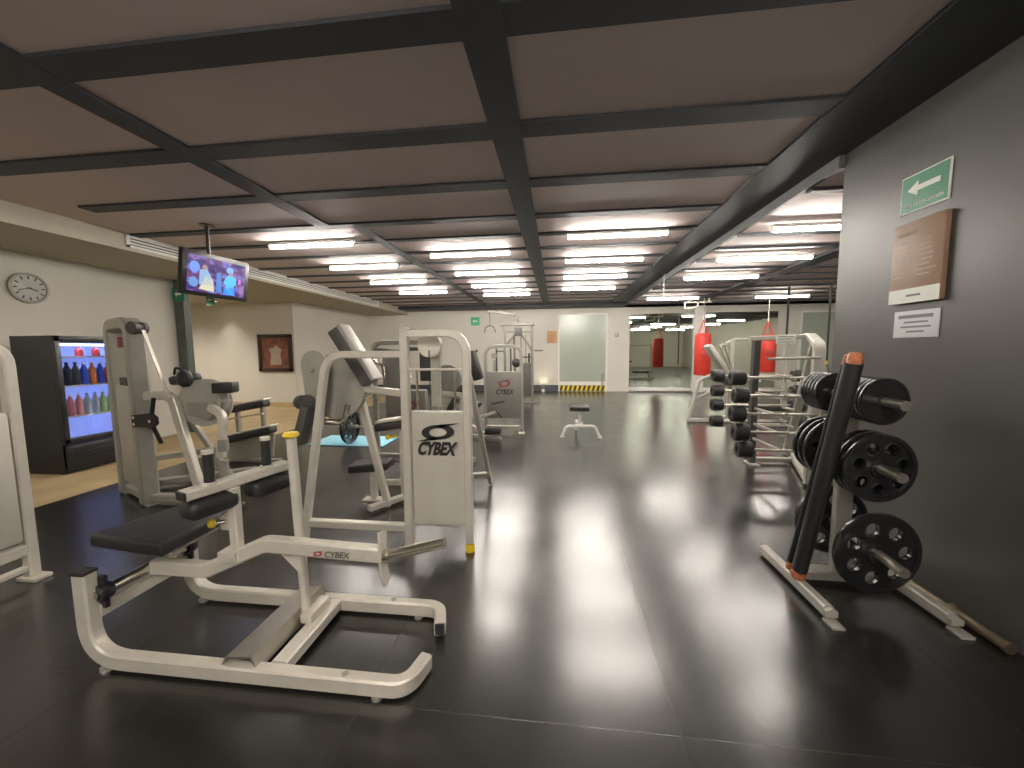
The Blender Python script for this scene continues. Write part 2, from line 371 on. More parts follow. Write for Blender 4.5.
# ceiling lights
PLACE = {'A': 'right of the centre beam', 'B': 'left of the centre beam', 'C': 'by the soffit side', 'D': 'on the lower ceiling beyond the wide beam', 'E': 'on the far right of the lower ceiling'}
ORD = ['nearest', 'second', 'third', 'fourth', 'fifth']
lights = [('A', .12, 1.31, z_, y_) for z_, y_ in ((2.79, 4.85), (2.79, 6.17), (2.79, 7.52), (2.79, 8.95))] + \
         [('B', -1.83, -.66, 2.79, y_) for y_ in (5.5, 6.86, 8.2, 9.55)] + \
         [('C', -3.73, -2.56, 2.79, y_) for y_ in (4.72, 6.06, 7.44, 8.88)] + \
         [('D', 2.20, 3.43, 2.64, y_) for y_ in (4.36, 5.72, 7.12, 9.9)] + \
         [('E', 4.75, 5.97, 2.64, y_) for y_ in (10.0,)]
proto = None; cnt = {}
def make_light():
    t = Thing('ceiling_light', 'x', 'ceiling light', (0, 0, 0), 'fluorescent ceiling lights')
    b = NB(); span(b, (-.6, -.035, .015), (.6, .035, .05), bev=.006); t.part('housing', b, M['white'])
    b = NB(); cyl(b, (-.585, 0, 0), (.585, 0, 0), .024, seg=12); t.part('tube', b, M['tube'])
    b = NB(); cyl(b, (-.6, 0, 0), (-.583, 0, 0), .026, seg=12); t.part('end_cap', b, M['white'])
    b = NB(); cyl(b, (.583, 0, 0), (.6, 0, 0), .026, seg=12); t.part('end_cap', b, M['white'])
    return t.o
for key, x0, x1, z_, y_ in lights:
    if proto is None: proto = make_light(); o = proto
    else: o = copy_tree(proto)
    k = cnt.get(key, 0); cnt[key] = k+1
    tot = sum(1 for l in lights if l[0] == key)
    o.location = ((x0+x1)/2, y_, z_-.03); o.scale = ((x1-x0)/1.2, 1, 1)
    o['label'] = 'lit white fluorescent tube %s, %s in its row' % (PLACE[key], 'farthest' if k == tot-1 else ORD[k])
for x_, y_, w_ in ((5.4, 5.0, 'right bay, nearest the rack'), (7.8, 7.0, 'far right bay'), (7.8, 4.4, 'far right bay, second row'), (5.4, 2.4, 'right bay, middle row'), (7.8, 1.8, 'far right bay, third row'), (5.4, -.4, 'right bay, rear row'), (7.8, -1.2, 'far right bay, rear row'), (.7, -.1, 'unseen, added to light the near machine, nearest row, right'), (-1.3, -.1, 'unseen, added to light the near machine, nearest row, left'), (.7, -1.5, 'unseen, added to light the near machine, middle row, right'), (-1.3, -1.5, 'unseen, added to light the near machine, middle row, left'), (-1.3, -3.0, 'unseen, added to light the near machine, rear row, left'), (.7, -3.0, 'unseen, added to light the near machine, rear row, right')):  # rows outside the bays: unseen tubes added to light the near machine
    o = copy_tree(proto); o.location = (x_, y_, 2.74 if x_ < 2 else 2.62)
    o['label'] = 'lit fluorescent tube overhead in the front part of the room, '+w_
    o['group'] = 'lights in the front part of the room'

# ================================================================== LEFT SIDE
# soffit grille
t = Thing('air_vent', 'long white slotted air grille on the face of the cream soffit', 'vent', (-5.1, 7.2, 2.74))
y0, y1 = 4.1, 10.6
b = NB()
for z0, z1 in ((2.66, 2.69), (2.80, 2.83)): span(b, (-5.085, y0, z0), (-5.1, y1, z1))
for ya, yb in ((y0, y0+.04), (y1-.04, y1)): span(b, (-5.085, ya, 2.66), (-5.1, yb, 2.83))
t.part('frame', b, M['white'])
b = NB(); span(b, (-5.097, y0, 2.68), (-5.1, y1, 2.81)); t.part('backing', b, M['ink'])
for z0 in (2.712, 2.748, 2.784):
    b = NB(); span(b, (-5.083, y0+.02, z0-.010), (-5.098, y1-.02, z0+.010)); t.part('slat', b, M['white'])
# clock
c = V((-6.45, 4.04, 2.20)); t = Thing('wall_clock', 'round silver-rimmed wall clock with pale face on the cream left wall', 'clock', c)
b = NB(); lathe(b, c, X, [(0.0, 0.002), (.185, .002), (.185, .03), (.160, .035), (.155, .02), (0, .02)], 36); t.part('rim', b, M['silver_dk'])
b = NB(); lathe(b, c, X, [(0.157, .021), (0, .0225)], 36); f = t.part('face', b, M['clockface'])
b = NB()
for k in range(12):
    a = k*math.pi/6; p = c+V((.024, math.sin(a)*.128, math.cos(a)*.128)); b = NB(); box(b, p, (.002, .014, .035), rot=Matrix.Rotation(-a, 4, 'X')); t.part('hour_mark', b, M['ink'], f)
b = NB()
for a, l, wd in ((1.9, .08, .014), (4.4, .11, .010)):
    d = V((0, math.sin(a), math.cos(a))); obox(b, c+V((.026, 0, 0))-d*.02, c+V((.026, 0, 0))+d*l, wd, .002, up=X)
t.part('hand', b, M['ink'])
# fridge
fx, fy0, fy1, fz = -5.6, 3.64, 4.34, 1.60
t = Thing('drinks_fridge', 'black upright drinks fridge with blue-lit glass door against the left wall', 'fridge', (-5.95, 4.0, .004))
b = NB()
span(b, (-6.14, fy0, .08), (fx, fy0+.05, fz)); span(b, (-6.14, fy1-.05, .08), (fx, fy1, fz)); span(b, (-6.14, fy0, .08), (-6.08, fy1, fz))
span(b, (-6.14, fy0, fz-.08), (fx, fy1, fz)); span(b, (-6.14, fy0, .02), (fx, fy1, .34)); t.part('cabinet', b, M['black'])
b = NB()
span(b, (-6.075, fy0+.052, .345), (-6.06, fy1-.052, fz-.085)); span(b, (-6.075, fy0+.051, .345), (fx-.03, fy0+.06, fz-.085)); span(b, (-6.075, fy1-.06, .345), (fx-.03, fy1-.051, fz-.085))
t.part('lining', b, M['fridge_in'])
b = NB(); span(b, (fx-.10, fy0+.08, fz-.11), (fx-.06, fy1-.08, fz-.09)); t.part('strip_lamp', b, M['fridge_tube'])
shelves = [.345, .66, 1.02, 1.36]
for z_ in shelves[:]:
    b = NB(); span(b, (-6.06, fy0+.06, z_-.012), (fx-.05, fy1-.06, z_+.006)); t.part('shelf', b, M['white'])
b = NB()
for ya, yb in ((fy0, fy0+.055), (fy1-.055, fy1)): span(b, (fx, ya, .36), (fx+.04, yb, fz), bev=.006)
span(b, (fx, fy0, fz-.07), (fx+.04, fy1, fz), bev=.006); span(b, (fx, fy0, .35), (fx+.04, fy1, .42), bev=.006)
d = t.part('door', b, M['black'])
b = NB(); span(b, (fx+.015, fy0+.05, .41), (fx+.022, fy1-.05, fz-.06)); t.part('pane', b, M['glass'], d)
b = NB(); span(b, (fx, fy0+.01, .06), (fx+.035, fy1-.01, .34), bev=.015)
for k in range(5): span(b, (fx+.033, fy0+.08, .10+k*.045), (fx+.042, fy1-.08, .115+k*.045))
t.part('kick_grille', b, M['black'])
for xx in (-6.06, fx-.08):
    for yy in (fy0+.06, fy1-.06):
        b = NB(); cyl(b, (xx, yy, .004), (xx, yy, .03), .025); t.part('foot', b, M['rubber'])
# bottles
kinds = {}
def bottle(kind, col, capcol, h, r, glassy=False):
    m = mat('bottle_'+kind, col, 0.15, var=0.15, spec=0.6); mc = mat('cap_'+kind, capcol, 0.4)
    t = Thing('drink_bottle', 'x', 'bottle', (0, 0, 0))
    b = NB(); lathe(b, (0, 0, 0), Z, [(0, 0), (r, 0), (r, h*.62), (r*.85, h*.72), (r*.42, h*.86), (r*.40, h*.93), (0, h*.93)], 12); t.part('body', b, m)
    b = NB(); cyl(b, (0, 0, h*.92), (0, 0, h), r*.46, seg=10); t.part('cap', b, mc)
    return t.o
kinds['dark'] = bottle('dark', (.05, .06, .10), (.05, .05, .2), .27, .036)
kinds['blue'] = bottle('blue', (.02, .07, .60), (.9, .9, .9), .26, .036)
kinds['orange'] = bottle('orange', (.70, .22, .05), (.8, .3, .1), .26, .036)
kinds['red'] = bottle('red', (.60, .05, .05), (.5, .05, .05), .25, .036)
kinds['pink'] = bottle('pink', (.70, .30, .30), (.8, .8, .85), .25, .034)
kinds['clear'] = bottle('clear', (.50, .60, .68), (.3, .5, .8), .25, .034)
kinds['lime'] = bottle('lime', (.42, .62, .28), (.3, .6, .2), .25, .034)
colorword = {'dark': 'dark', 'blue': 'blue', 'orange': 'orange', 'red': 'red', 'pink': 'pale pink', 'clear': 'clear', 'lime': 'lime green'}
used = set()
def put_bottle(kind, x_, y_, z_, lab, group):
    if kind in used: o = copy_tree(kinds[kind])
    else: o = kinds[kind]; used.add(kind)
    o.location = (x_, y_, z_); o['label'] = lab; o['group'] = group
rows = [(1.026, ['dark', 'dark', 'dark', 'blue', 'orange', 'blue', 'red'], 'upper shelf'), (.666, ['red', 'pink', 'pink', 'clear', 'clear', 'lime', 'lime'], 'middle shelf')]
for z_, ks, sh in rows:
    for i, k in enumerate(ks):
        y_ = fy0+.105+i*.082
        same = [j for j in range(len(ks)) if ks[j] == k]
        pos = '' if len(same) == 1 else (', leftmost one' if i == same[0] else (', rightmost one' if i == same[-1] else ', middle one'))
        put_bottle(k, fx-.11, y_, z_, '%s drink bottle on the %s of the fridge%s' % (colorword[k], sh, pos), 'front row bottles on the %s' % sh)
for i, yy in enumerate((3.96, 4.13)):
    put_bottle('red', fx-.11, yy, 1.366, 'small red bottle on the fridge top shelf, %s of two' % ('left' if i == 0 else 'right'), 'red bottles on the top shelf')
    bpy.data.objects  # noqa
    o = [q for q in COL.objects if q.get('group') == 'red bottles on the top shelf'][-1]; o.scale = (1, 1, .45)
# pillar sign, hanging sign
def exit_arrow(bm, o, ax, ay, w, h):
    prism(bm, [(-.42*w, 0), (-.15*w, .26*h), (-.15*w, .09*h), (.40*w, .09*h), (.40*w, -.09*h), (-.15*w, -.09*h), (-.15*w, -.26*h)], o, ax, ay, .003)
t = Thing('exit_sign', 'small dark green exit sign fixed to the grey-green post', 'sign', (-6.34, 5.84, 2.37))
b = NB(); span(b, (-6.46, 5.84, 2.26), (-6.24, 5.86, 2.48)); t.part('panel', b, M['green'])
b = NB(); exit_arrow(b, (-6.35, 5.836, 2.38), X, Z, .14, .16); t.part('arrow', b, M['signwhite'])
b = NB(); span(b, (-6.36, 5.86, 2.34), (-6.34, 5.89, 2.40)); t.part('bracket', b, M['black'])
t = Thing('exit_sign', 'small green exit sign hanging from the soffit below the television', 'sign', (-7.2, 7.3, 2.62))
b = NB(); span(b, (-7.29, 7.3, 2.37), (-7.11, 7.31, 2.58)); t.part('panel', b, M['green'])
b = NB(); exit_arrow(b, (-7.2, 7.296, 2.49), X, Z, .14, .14); t.part('arrow', b, M['signwhite'])
b = NB(); cyl(b, (-7.2, 7.305, 2.57), (-7.2, 7.305, 2.62), .006); t.part('hanger', b, M['black'])
# television
tvc = V((-3.84, 3.99, 2.247)); tax = V((.065, .998, 0)).normalized(); tn0 = V((tax.y, -tax.x, 0)); tw, th = .80, .47
tn = (tn0*math.cos(.155)-Z*math.sin(.155)).normalized()
tup = (Z*math.cos(.155)+tn0*math.sin(.155)).normalized()
rotm = Matrix((tax, -tn, tup)).transposed().to_4x4()
t = Thing('television', 'flat black television hung from the ceiling showing a blue-lit programme', 'television', tvc+V((0, 0, .24)))
b = NB(); box(b, tvc, (tw, .05, th), rot=rotm, bev=.008); t.part('casing', b, M['black'])
# picture on the screen
def tvmat():
    m = bpy.data.materials.new('lit_screen'); m.use_nodes = True; nt = m.node_tree; bs = nt.nodes['Principled BSDF']; N = nt.nodes.new; L = nt.links.new
    tc = N('ShaderNodeTexCoord'); mp = N('ShaderNodeMapping'); mp.inputs['Scale'].default_value = (7, 7, 16)
    L(tc.outputs['Object'], mp.inputs['Vector'])
    nz = N('ShaderNodeTexNoise'); nz.inputs['Scale'].default_value = 1.2; nz.inputs['Detail'].default_value = 3; L(mp.outputs['Vector'], nz.inputs['Vector'])
    r = N('ShaderNodeValToRGB'); e = r.color_ramp.elements
    e[0].position = .30; e[0].color = (.01, .015, .10, 1); e[1].position = .70; e[1].color = (.20, .05, .16, 1)
    for p_, c_ in ((.42, (.05, .04, .22, 1)), (.50, (.18, .04, .10, 1)), (.58, (.12, .16, .60, 1)), (.64, (.25, .20, .50, 1))):
        q = e.new(p_); q.color = c_
    L(nz.outputs['Fac'], r.inputs['Fac']); L(r.outputs['Color'], bs.inputs['Emission Color']); bs.inputs['Emission Strength'].default_value = .42
    bs.inputs['Base Color'].default_value = (.01, .01, .01, 1); bs.inputs['Roughness'].default_value = .2
    return m
sc_o = tvc+tn*.0265
b = NB(); box(b, sc_o, (tw*.86, .003, th*.80), rot=rotm); scr = t.part('screen', b, tvmat())
def patch(pts, col, es=1.0):
    m = mat('screen_colour', (.02, .02, .02), .4, emit=col, es=es*.42)
    b = NB(); prism(b, [(x_*tw*.43, y_*th*.40) for x_, y_ in pts], sc_o+tn*.0025, tax, tup, .001); t.part('screen_picture', b, m, scr)
patch(circ(.16, 14, -.78, .35, 1, 2.0), (.10, .25, 1.0)); patch(circ(.15, 14, -.80, -.5, 1, 1.8), (.12, .35, .8), .8)
patch([(-.62, .25), (-.38, .35), (-.25, -.05), (-.18, -.55), (-.62, -.6)], (.25, .45, .75), .9)
patch(circ(.09, 14, -.45, .42, 1, 1.6), (.35, .22, .25), .8)
patch([(-.42, -.05), (-.28, .05), (-.16, -.3), (-.12, -.92), (-.62, -.85)], (.65, .62, .42), 1.0)
patch([(-.05, .25), (.10, .3), (.16, -.9), (-.05, -.9)], (.05, .22, .65), .9)
patch([(.28, .12), (.36, .22), (.58, .22), (.68, .05), (.66, -.3), (.58, -.35), (.62, -.95), (.22, -.95), (.30, -.4), (.20, -.3)], (.05, .45, .95), 1.1)
patch([(.22, -.55), (.62, -.5), (.64, -.97), (.20, -.97)], (.02, .15, .9), 1.0)
patch(circ(.13, 16, .42, .52, 1, 1.5), (.15, .45, .95), 1.0); patch(circ(.09, 16, .46, .33, 1, 1.6), (.40, .22, .20), .9)
patch([(.75, .1), (.82, .1), (.86, -.2), (.74, -.2)], (.75, .15, .7), .9); patch([(.80, -.35), (.97, -.3), (.97, -.8), (.80, -.8)], (.30, .15, .45), .8)
b = NB(); box(b, tvc-tn*.05, (.3, .05, .25), rot=rotm, bev=.01); br = t.part('mount', b, M['black'])
b = NB(); tube(b, [tvc-tn*.07, tvc-tn*.07+V((0, 0, CZ-.001-tvc.z))], .035); cyl(b, tvc-tn*.07+V((0, 0, CZ-.02-tvc.z)), tvc-tn*.07+V((0, 0, CZ-tvc.z)), .07); t.part('pole', b, M['black'])
# framed picture
t = Thing('framed_picture', 'square dark-framed rust brown picture with a pale torso shape on the recess wall', 'picture', (-7.0, 8.82, 1.36))
x0, x1, z0, z1 = -7.46, -6.55, .90, 1.83
b = NB(); q = .09
for a_, c_ in (((x0, z0), (x1, z0+q)), ((x0, z1-q), (x1, z1)), ((x0, z0), (x0+q, z1)), ((x1-q, z0), (x1, z1))): span(b, (a_[0], 8.79, a_[1]), (c_[0], 8.85, c_[1]), bev=.008)
t.part('frame', b, M['brownframe'])
b = NB(); span(b, (x0+.05, 8.82, z0+.05), (x1-.05, 8.85, z1-.05)); cv = t.part('canvas', b, M['rust'])
b = NB(); prism(b, [(-.13, -.26), (.17, -.26), (.15, 0), (.20, .12), (.10, .18), (.04, .24), (-.03, .16), (-.16, .14), (-.10, 0)], (-7.02, 8.817, 1.33), X, Z, .003)
t.part('painted_shape', b, mat('pale_paint', (.34, .27, .20), .6), cv)

# ================================================================== MACHINES
def logo(t, parent, o, w, sw_mat, tx_mat, ax=X, ay=Z, with_sw=True):
    """swoosh above slanted lettering; o = lower left of the lettering"""
    o = V(o); ax = V(ax); ay = V(ay); h = w*.33
    b = NB(); textmesh(b, 'CYBEX', o, ax, ay, w, h, slant=.25, bold=.05, t=.002); t.part('lettering', b, tx_mat, parent)
    b = NB(); swoosh(b, o+ax*w*.52+ay*(h+w*.22), ax, ay, w*1.0, w*.46); t.part('swoosh_mark', b, sw_mat, parent)

# ---- seated calf machine (foreground)
t = Thing('calf_raise_machine', 'silver plate-loaded seated machine with black seat and yellow knob in the left foreground', 'exercise machine', (-1.35, 1.6, 0))
A, B_ = 1.36, 1.83; rh = .07; zc = .045
for y_, ye, s in ((A, 1.50, 1), (B_, 1.69, -1)):
    b = NB(); tube(b, [(-2.06, y_, .44), (-2.06, y_, zc), (-.80, y_, zc)], rh, .055, r=.17, n=8, up=Y)
    ff = t.part('side_rail', b, M['silver'])
    b = NB(); tube(b, [(-.805, y_, zc), (-.60, y_, zc), (-.565, ye, zc)], .055, rh, r=.13, n=8, up=Z); t.part('side_rail', b, M['silver'])
    b = NB(); box(b, (-.565+.0015, ye+.004*s, zc), (.045, .012, .055)); t.part('end_cap', b, M['rubber'])
    for x_ in (-1.98, -.72):
        b = NB(); cyl(b, (x_, y_-.01, 0), (x_, y_-.01, .018), .024); t.part('foot', b, M['silver_dk'])
    b = NB(); box(b, (-2.06, y_, .445), (.07, .058, .012)); t.part('end_cap', b, M['rubber'])
    b = NB(); cyl(b, (-.86, y_-.0, zc+rh/2), (-.86, y_, zc+rh/2+.003), .014); t.part('bolt', b, M['silver_dk'])
# cross members
b = NB(); tube(b, [(-1.18, A+.03, .05), (-1.18, B_-.03, .05)], .075, .06, up=Z); t.part('cross_member', b, M['silver'])
b = NB(); tube(b, [(-2.045, A+.02, .25), (-2.045, B_-.02, .25)], .05, .06, up=Z); t.part('cross_member', b, M['silver'])
# foot plate: bent channel
b = NB(); prism(b, [(-1.43, .06), (-1.39, .115), (-1.27, .125), (-1.245, .06), (-1.255, .06), (-1.278, .115), (-1.388, .105), (-1.42, .06)], (0, (A+B_)/2, 0), X, Z, B_-A+.02)
t.part('foot_plate', b, M['steel'])
# bearings and pivot shaft
for y_ in (A+.035, B_-.035):
    b = NB(); box(b, (-2.025, y_, .335), (.05, .02, .15), bev=.005)
    lathe(b, (-2.02, y_-.025, .335), Y, [(0, 0), (.035, 0), (.04, .01), (.04, .04), (.035, .05), (0, .05)], 16)
    p = t.part('bearing', b, M['black'])
    b = NB(); cyl(b, (-2.02, y_-.035, .335), (-2.02, y_-.024, .335), .016); t.part('bolt', b, M['chrome'], p)
# seat frame rising from cross member and seat
b = NB(); tube(b, [(-2.03, 1.66, .27), (-1.96, 1.68, .455)], .05, .05, up=Y); t.part('seat_frame', b, M['silver'])
b = NB(); cyl(b, (-2.02, A+.04, .335), (-2.02, 1.79, .335), .024); lathe(b, (-2.02, 1.77, .335), Y, [(.024, 0), (.032, 0), (.032, .02), (0, .02)], 18); t.part('pivot_shaft', b, M['chrome'])
b = NB(); c0 = V((-1.98, 1.73, .50))
def pad(bm, o, ax, ay, w, l, th_, taper=0.0, bev=.02):
    """cushion: w along ax, l along ay, chamfered end; o = centre"""
    tb = bmesh.new(); bmesh.ops.create_cube(tb, size=1); bmesh.ops.scale(tb, vec=(w, l, th_), verts=tb.verts)
    for v in tb.verts:
        if v.co.y > 0: v.co.x *= (1-taper)
    bmesh.ops.bevel(tb, geom=tb.edges[:], offset=min(bev, th_*.45), segments=3, profile=.6, affect='EDGES')
    ax, ay = V(ax).normalized(), V(ay).normalized(); az = ax.cross(ay)
    m_ = Matrix((ax, ay, az)).transposed().to_4x4(); m_.translation = V(o); bmesh.ops.transform(tb, matrix=m_, verts=tb.verts); merge(bm, tb)
pad(b, c0, (1, -.12, 0), (.12, 1, 0), .46, .50, .065, .30, .02); st = t.part('seat', b, M['vinyl'])
b = NB(); box(b, c0+V((.02, -.02, -.042)), (.30, .34, .02)); t.part('seat_plate', b, M['silver_dk'], st)
# lever arm
yl = 1.60
b = NB()
tube(b, [(-2.0, yl, .335), (-1.70, yl, .335), (-1.38, yl, .485), (-.80, yl, .465)], .07, .055, r=.12, up=Y)
lev = t.part('lever_arm', b, M['silver'])
b = NB(); textmesh(b, 'CYBEX', (-1.07, yl-.0275, .448), X, V((0, 0, 1)), .13, .030, slant=.25, bold=.03, t=-.002); t.part('lettering', b, M['ink'], lev)
b = NB(); swoosh(b, (-1.10, yl-.0285, .464), X, Z, .055, .03); t.part('swoosh_mark', b, M['redink'], lev)
b = NB(); prism(b, [(-.035, .13), (.03, .11), (.02, .03), (.02, -.03), (.055, -.14), (.0, -.15), (-.035, -.05), (-.035, .03)], (-.795, yl, .455), Y, Z, .014); t.part('end_plate', b, M['silver'], lev)
b = NB(); prism(b, [(-.10, 0), (.0, 0), (.0, -.10)], (-1.20, yl, .44), X, Z, .02); t.part('gusset', b, M['silver'], lev)
b = NB(); cyl(b, (-.79, yl, .455), (-.50, yl, .535), .024, seg=20); cyl(b, (-.79, yl, .455), (-.765, yl, .462), .034); t.part('weight_peg', b, M['chrome'], lev)
b = NB(); box(b, (-1.56, yl-.004, .425), (.09, .075, .045)); t.part('post_bracket', b, M['silver'], lev)
# thigh pad post and crossbar
b = NB(); tube(b, [(-1.535, yl, .42), (-1.535, yl, .755)], .045, .045, up=Y); box(b, (-1.575, yl, .585), (.05, .04, .07), bev=.004)
t.part('upright', b, M['silver'])
b = NB(); q0 = V((-1.62, 1.43, .775)); q1 = V((-1.47, 1.88, .785)); dq = (q1-q0).normalized(); qx = V((dq.y, -dq.x, 0))
tube(b, [q0, q1], .075, .045, up=Z); cb = t.part('handle_bar', b, M['silver'])
b = NB(); box(b, q0-dq*.003, (.066, .012, .036), rot=math.atan2(dq.y, dq.x)-math.pi/2); t.part('end_cap', b, M['rubber'], cb)
for s0, s1 in ((.0, .205), (.27, .475)):
    b = NB(); p0 = q0+dq*s0-V((0, 0, .075)); p1 = q0+dq*s1-V((0, 0, .075)); obox(b, p0, p1, .12, .085, bev=.03, seg=3); t.part('thigh_pad', b, M['vinyl'])
for s_ in (.10, .36):
    p = q0+dq*s_+V((.01, 0, .02)); h = t  # handles
    b = NB(); cyl(b, p, p+V((0, 0, .155)), .012); cyl(b, p, p+V((0, 0, .012)), .030); cyl(b, p+V((0, 0, .143)), p+V((0, 0, .160)), .024); hh = t.part('handle', b, M['silver'])
    b = NB(); cyl(b, p+V((0, 0, .013)), p+V((0, 0, .142)), .0215); t.part('grip', b, M['rubber'], hh)
b = NB(); cyl(b, (-1.56, yl-.03, .600), (-1.60, yl-.05, .600), .010); pk = t.part('pull_pin', b, M['chrome'])
b = NB(); lathe(b, (-1.59, yl-.05, .600), (-1, -.3, 0), [(0, 0), (.012, 0), (.022, .008), (.022, .022), (.014, .03), (0, .03)], 16); t.part('knob', b, M['yellow'], pk, 'yellow knob')
b = NB(); cyl(b, (-1.98, 1.80, .40), (-1.86, 1.86, .43), .012); box(b, (-1.85, 1.87, .43), (.05, .03, .06), bev=.01); t.part('seat_latch', b, M['black'])
# safety stop post
b = NB(); tube(b, [(-1.245, 1.67, .075), (-1.265, 1.66, .99)], .046, seg=16); sp = t.part('stop_post', b, M['silver'])
b = NB(); lathe(b, (-1.265, 1.66, .985), Z, [(0, 0), (.02, 0), (.036, .012), (.036, .022), (.03, .03), (0, .034)], 20); t.part('knob', b, M['yellow'], sp, 'yellow knob')
b = NB(); box(b, (-1.21, 1.69, .10), (.06, .16, .045), bev=.006); t.part('post_socket', b, M['silver'])

# ---- generic arch tower
def arch(bm, p0, p1, h, w, d, r=.13, up=None, z0=0.0):
    p0, p1 = V(p0), V(p1); u = up or (p1-p0).cross(Z).normalized()
    tube(bm, [p0+V((0, 0, z0)), p0+V((0, 0, h)), p1+V((0, 0, h)), p1+V((0, 0, z0))], w, d, r=r, n=8, up=u)

# ---- centre machine with light grey stack cover
t = Thing('leg_curl_machine', 'silver machine with tall arch and light grey weight-stack cover, black lettering, centre left', 'exercise machine', (-1.1, 2.9, 0))
b = NB(); tube(b, [(-1.035, 2.5, 0.01), (-1.03, 2.5, 1.555)], .06, .055, up=Y); t.part('upright', b, M['silver'])
b = NB(); tube(b, [(-1.052, 2.5, 1.515), (-.60, 2.5, 1.515), (-.60, 2.5, .06)], .055, .05, r=.16, n=10, up=Y); t.part('arch', b, M['silver'])
b = NB(); lathe(b, (-.60, 2.5, 0), Z, [(0, 0), (.034, 0), (.034, .035), (.028, .05), (0, .06)]); t.part('foot', b, M['yellow'], None, 'yellow rubber foot')
b = NB(); box(b, (-1.035, 2.5, .006), (.09, .09, .012)); t.part('foot', b, M['silver_dk'])
b = NB(); tube(b, [(-1.03, 2.5, 1.27), (-.60, 2.5, 1.27)], .018); t.part('cross_rod', b, M['silver'])
for x_ in (-.955, -.69):
    b = NB(); cyl(b, (x_, 2.52, .2), (x_, 2.52, 1.27), .009, seg=10); t.part('guide_rod', b, M['chrome'])
b = NB(); cyl(b, (-.885, 2.58, .9), (-.885, 2.58, 1.40), .004, seg=8); t.part('cable', b, M['ink'])
b = NB()
prof = [(-.99+.375*k/12, 2.485-.035*math.sin(math.pi*k/12)) for k in range(13)]
vs0 = [b.verts.new((x_, y_, .205)) for x_, y_ in prof]; vs1 = [b.verts.new((x_, y_, .985)) for x_, y_ in prof]
vb0 = [b.verts.new((x_, 2.53, .205)) for x_ in (-.99, -.615)]; vb1 = [b.verts.new((x_, 2.53, .985)) for x_ in (-.99, -.615)]
for k in range(12): b.faces.new((vs0[k], vs0[k+1], vs1[k+1], vs1[k]))
b.faces.new(vs1+[vb1[1], vb1[0]]); b.faces.new(vs0[::-1]+[vb0[0], vb0[1]]); b.faces.new((vs0[0], vs1[0], vb1[0], vb0[0])); b.faces.new((vs0[-1], vb0[1], vb1[1], vs1[-1])); b.faces.new((vb0[0], vb1[0], vb1[1], vb0[1]))
sh = t.part('stack_cover', b, M['shroud'])
logo(t, sh, (-.945, 2.446, .69), .29, M['ink'], M['ink'])
b = NB(); tube(b, [(-1.0, 2.5, .19), (-.62, 2.5, .19)], .035, .03, up=Z); t.part('lower_bar', b, M['silver'])
b = NB(); box(b, (-.80, 2.64, .50), (.28, .12, .60)); t.part('weight_stack', b, M['black'])
b = NB(); lathe(b, (-.895, 2.66, 1.435), MY, [(0, 0), (.085, 0), (.085, .012), (.078, .018), (.078, .03), (.085, .036), (.085, .05), (0, .052)], 28); pu = t.part('pulley', b, M['silver'])
b = NB(); box(b, (-.875, 2.69, 1.2), (.07, .02, .42)); t.part('pulley_bracket', b, M['silver_dk'])
b = NB(); tube(b, [(-1.03, 2.5, 1.375), (-1.60, 2.5, 1.375), (-1.845, 2.5, .02)], .05, .05, r=.17, n=8, up=Y); t.part('side_frame', b, M['silver'])
b = NB(); tube(b, [(-1.80, 2.5, .15), (-1.06, 2.5, .15)], .06, .05, up=Z); t.part('side_frame', b, M['silver'])
b = NB(); tube(b, [(-1.60, 2.9, 1.12), (-1.50, 3.15, .02)], .055, .06, up=Y); t.part('rear_leg', b, M['silver'])
b = NB(); tube(b, [(-1.60, 3.0, .05), (-1.10, 3.75, .05)], .06, .05, up=Z); t.part('floor_bar', b, M['silver'])
b = NB(); tube(b, [(-.60, 2.53, 1.25), (-.68, 3.80, .02)], .03, .04, up=X); t.part('rear_brace', b, M['silver'])
b = NB(); tube(b, [(-.66, 3.62, .17), (-1.05, 3.5, .17)], .08, .05, up=Z); t.part('rear_brace', b, M['silver_dk'])
b = NB(); tube(b, [(-1.03, 2.53, 1.10), (-1.60, 2.9, 1.10)], .05, .05, up=Z); t.part('top_link', b, M['silver'])
# cam disc and teardrop plate
b = NB(); lathe(b, (-1.74, 2.86, 1.12), MY, [(0, 0), (.255, 0), (.255, .012), (.238, .02), (.238, .04), (.255, .048), (.255, .06), (0, .06)], 36); t.part('cam', b, M['cam'])
b = NB(); pts = [(math.cos(a)*.105, .10+math.sin(a)*.105) for a in [math.radians(k) for k in range(0, 181, 15)]] + [(-.085, -.10), (-.045, -.40), (.045, -.40), (.085, -.10)]
prism(b, pts, (-1.83, 2.70, 1.20), X, Z, .02); dp = t.part('lever_plate', b, M['cam'])
b = NB(); sphere(b, (-1.835, 2.685, 1.255), .016); t.part('bolt', b, M['chrome'], dp)
# back pad
b = NB(); p0 = V((-1.66, 2.80, 1.585)); p1 = V((-1.40, 2.80, 1.17)); d_ = (p1-p0).normalized(); nn = V((d_.z, 0, -d_.x))
obox(b, p0+nn*.04, p1+nn*.04, .15, .09, up=nn, bev=.012); bp_ = t.part('back_pad', b, M['vinyl_gr'])
b = NB(); obox(b, p0-nn*.022, p1-nn*.022, .155, .032, up=nn, bev=.006); t.part('pad_backing', b, M['cam'], bp_)
b = NB(); tube(b, [(-1.47, 2.84, 1.26), (-1.45, 2.84, 1.08), (-1.66, 2.90, .92)], .03, .03, r=.04, up=Y); t.part('pad_arm', b, M['silver'])
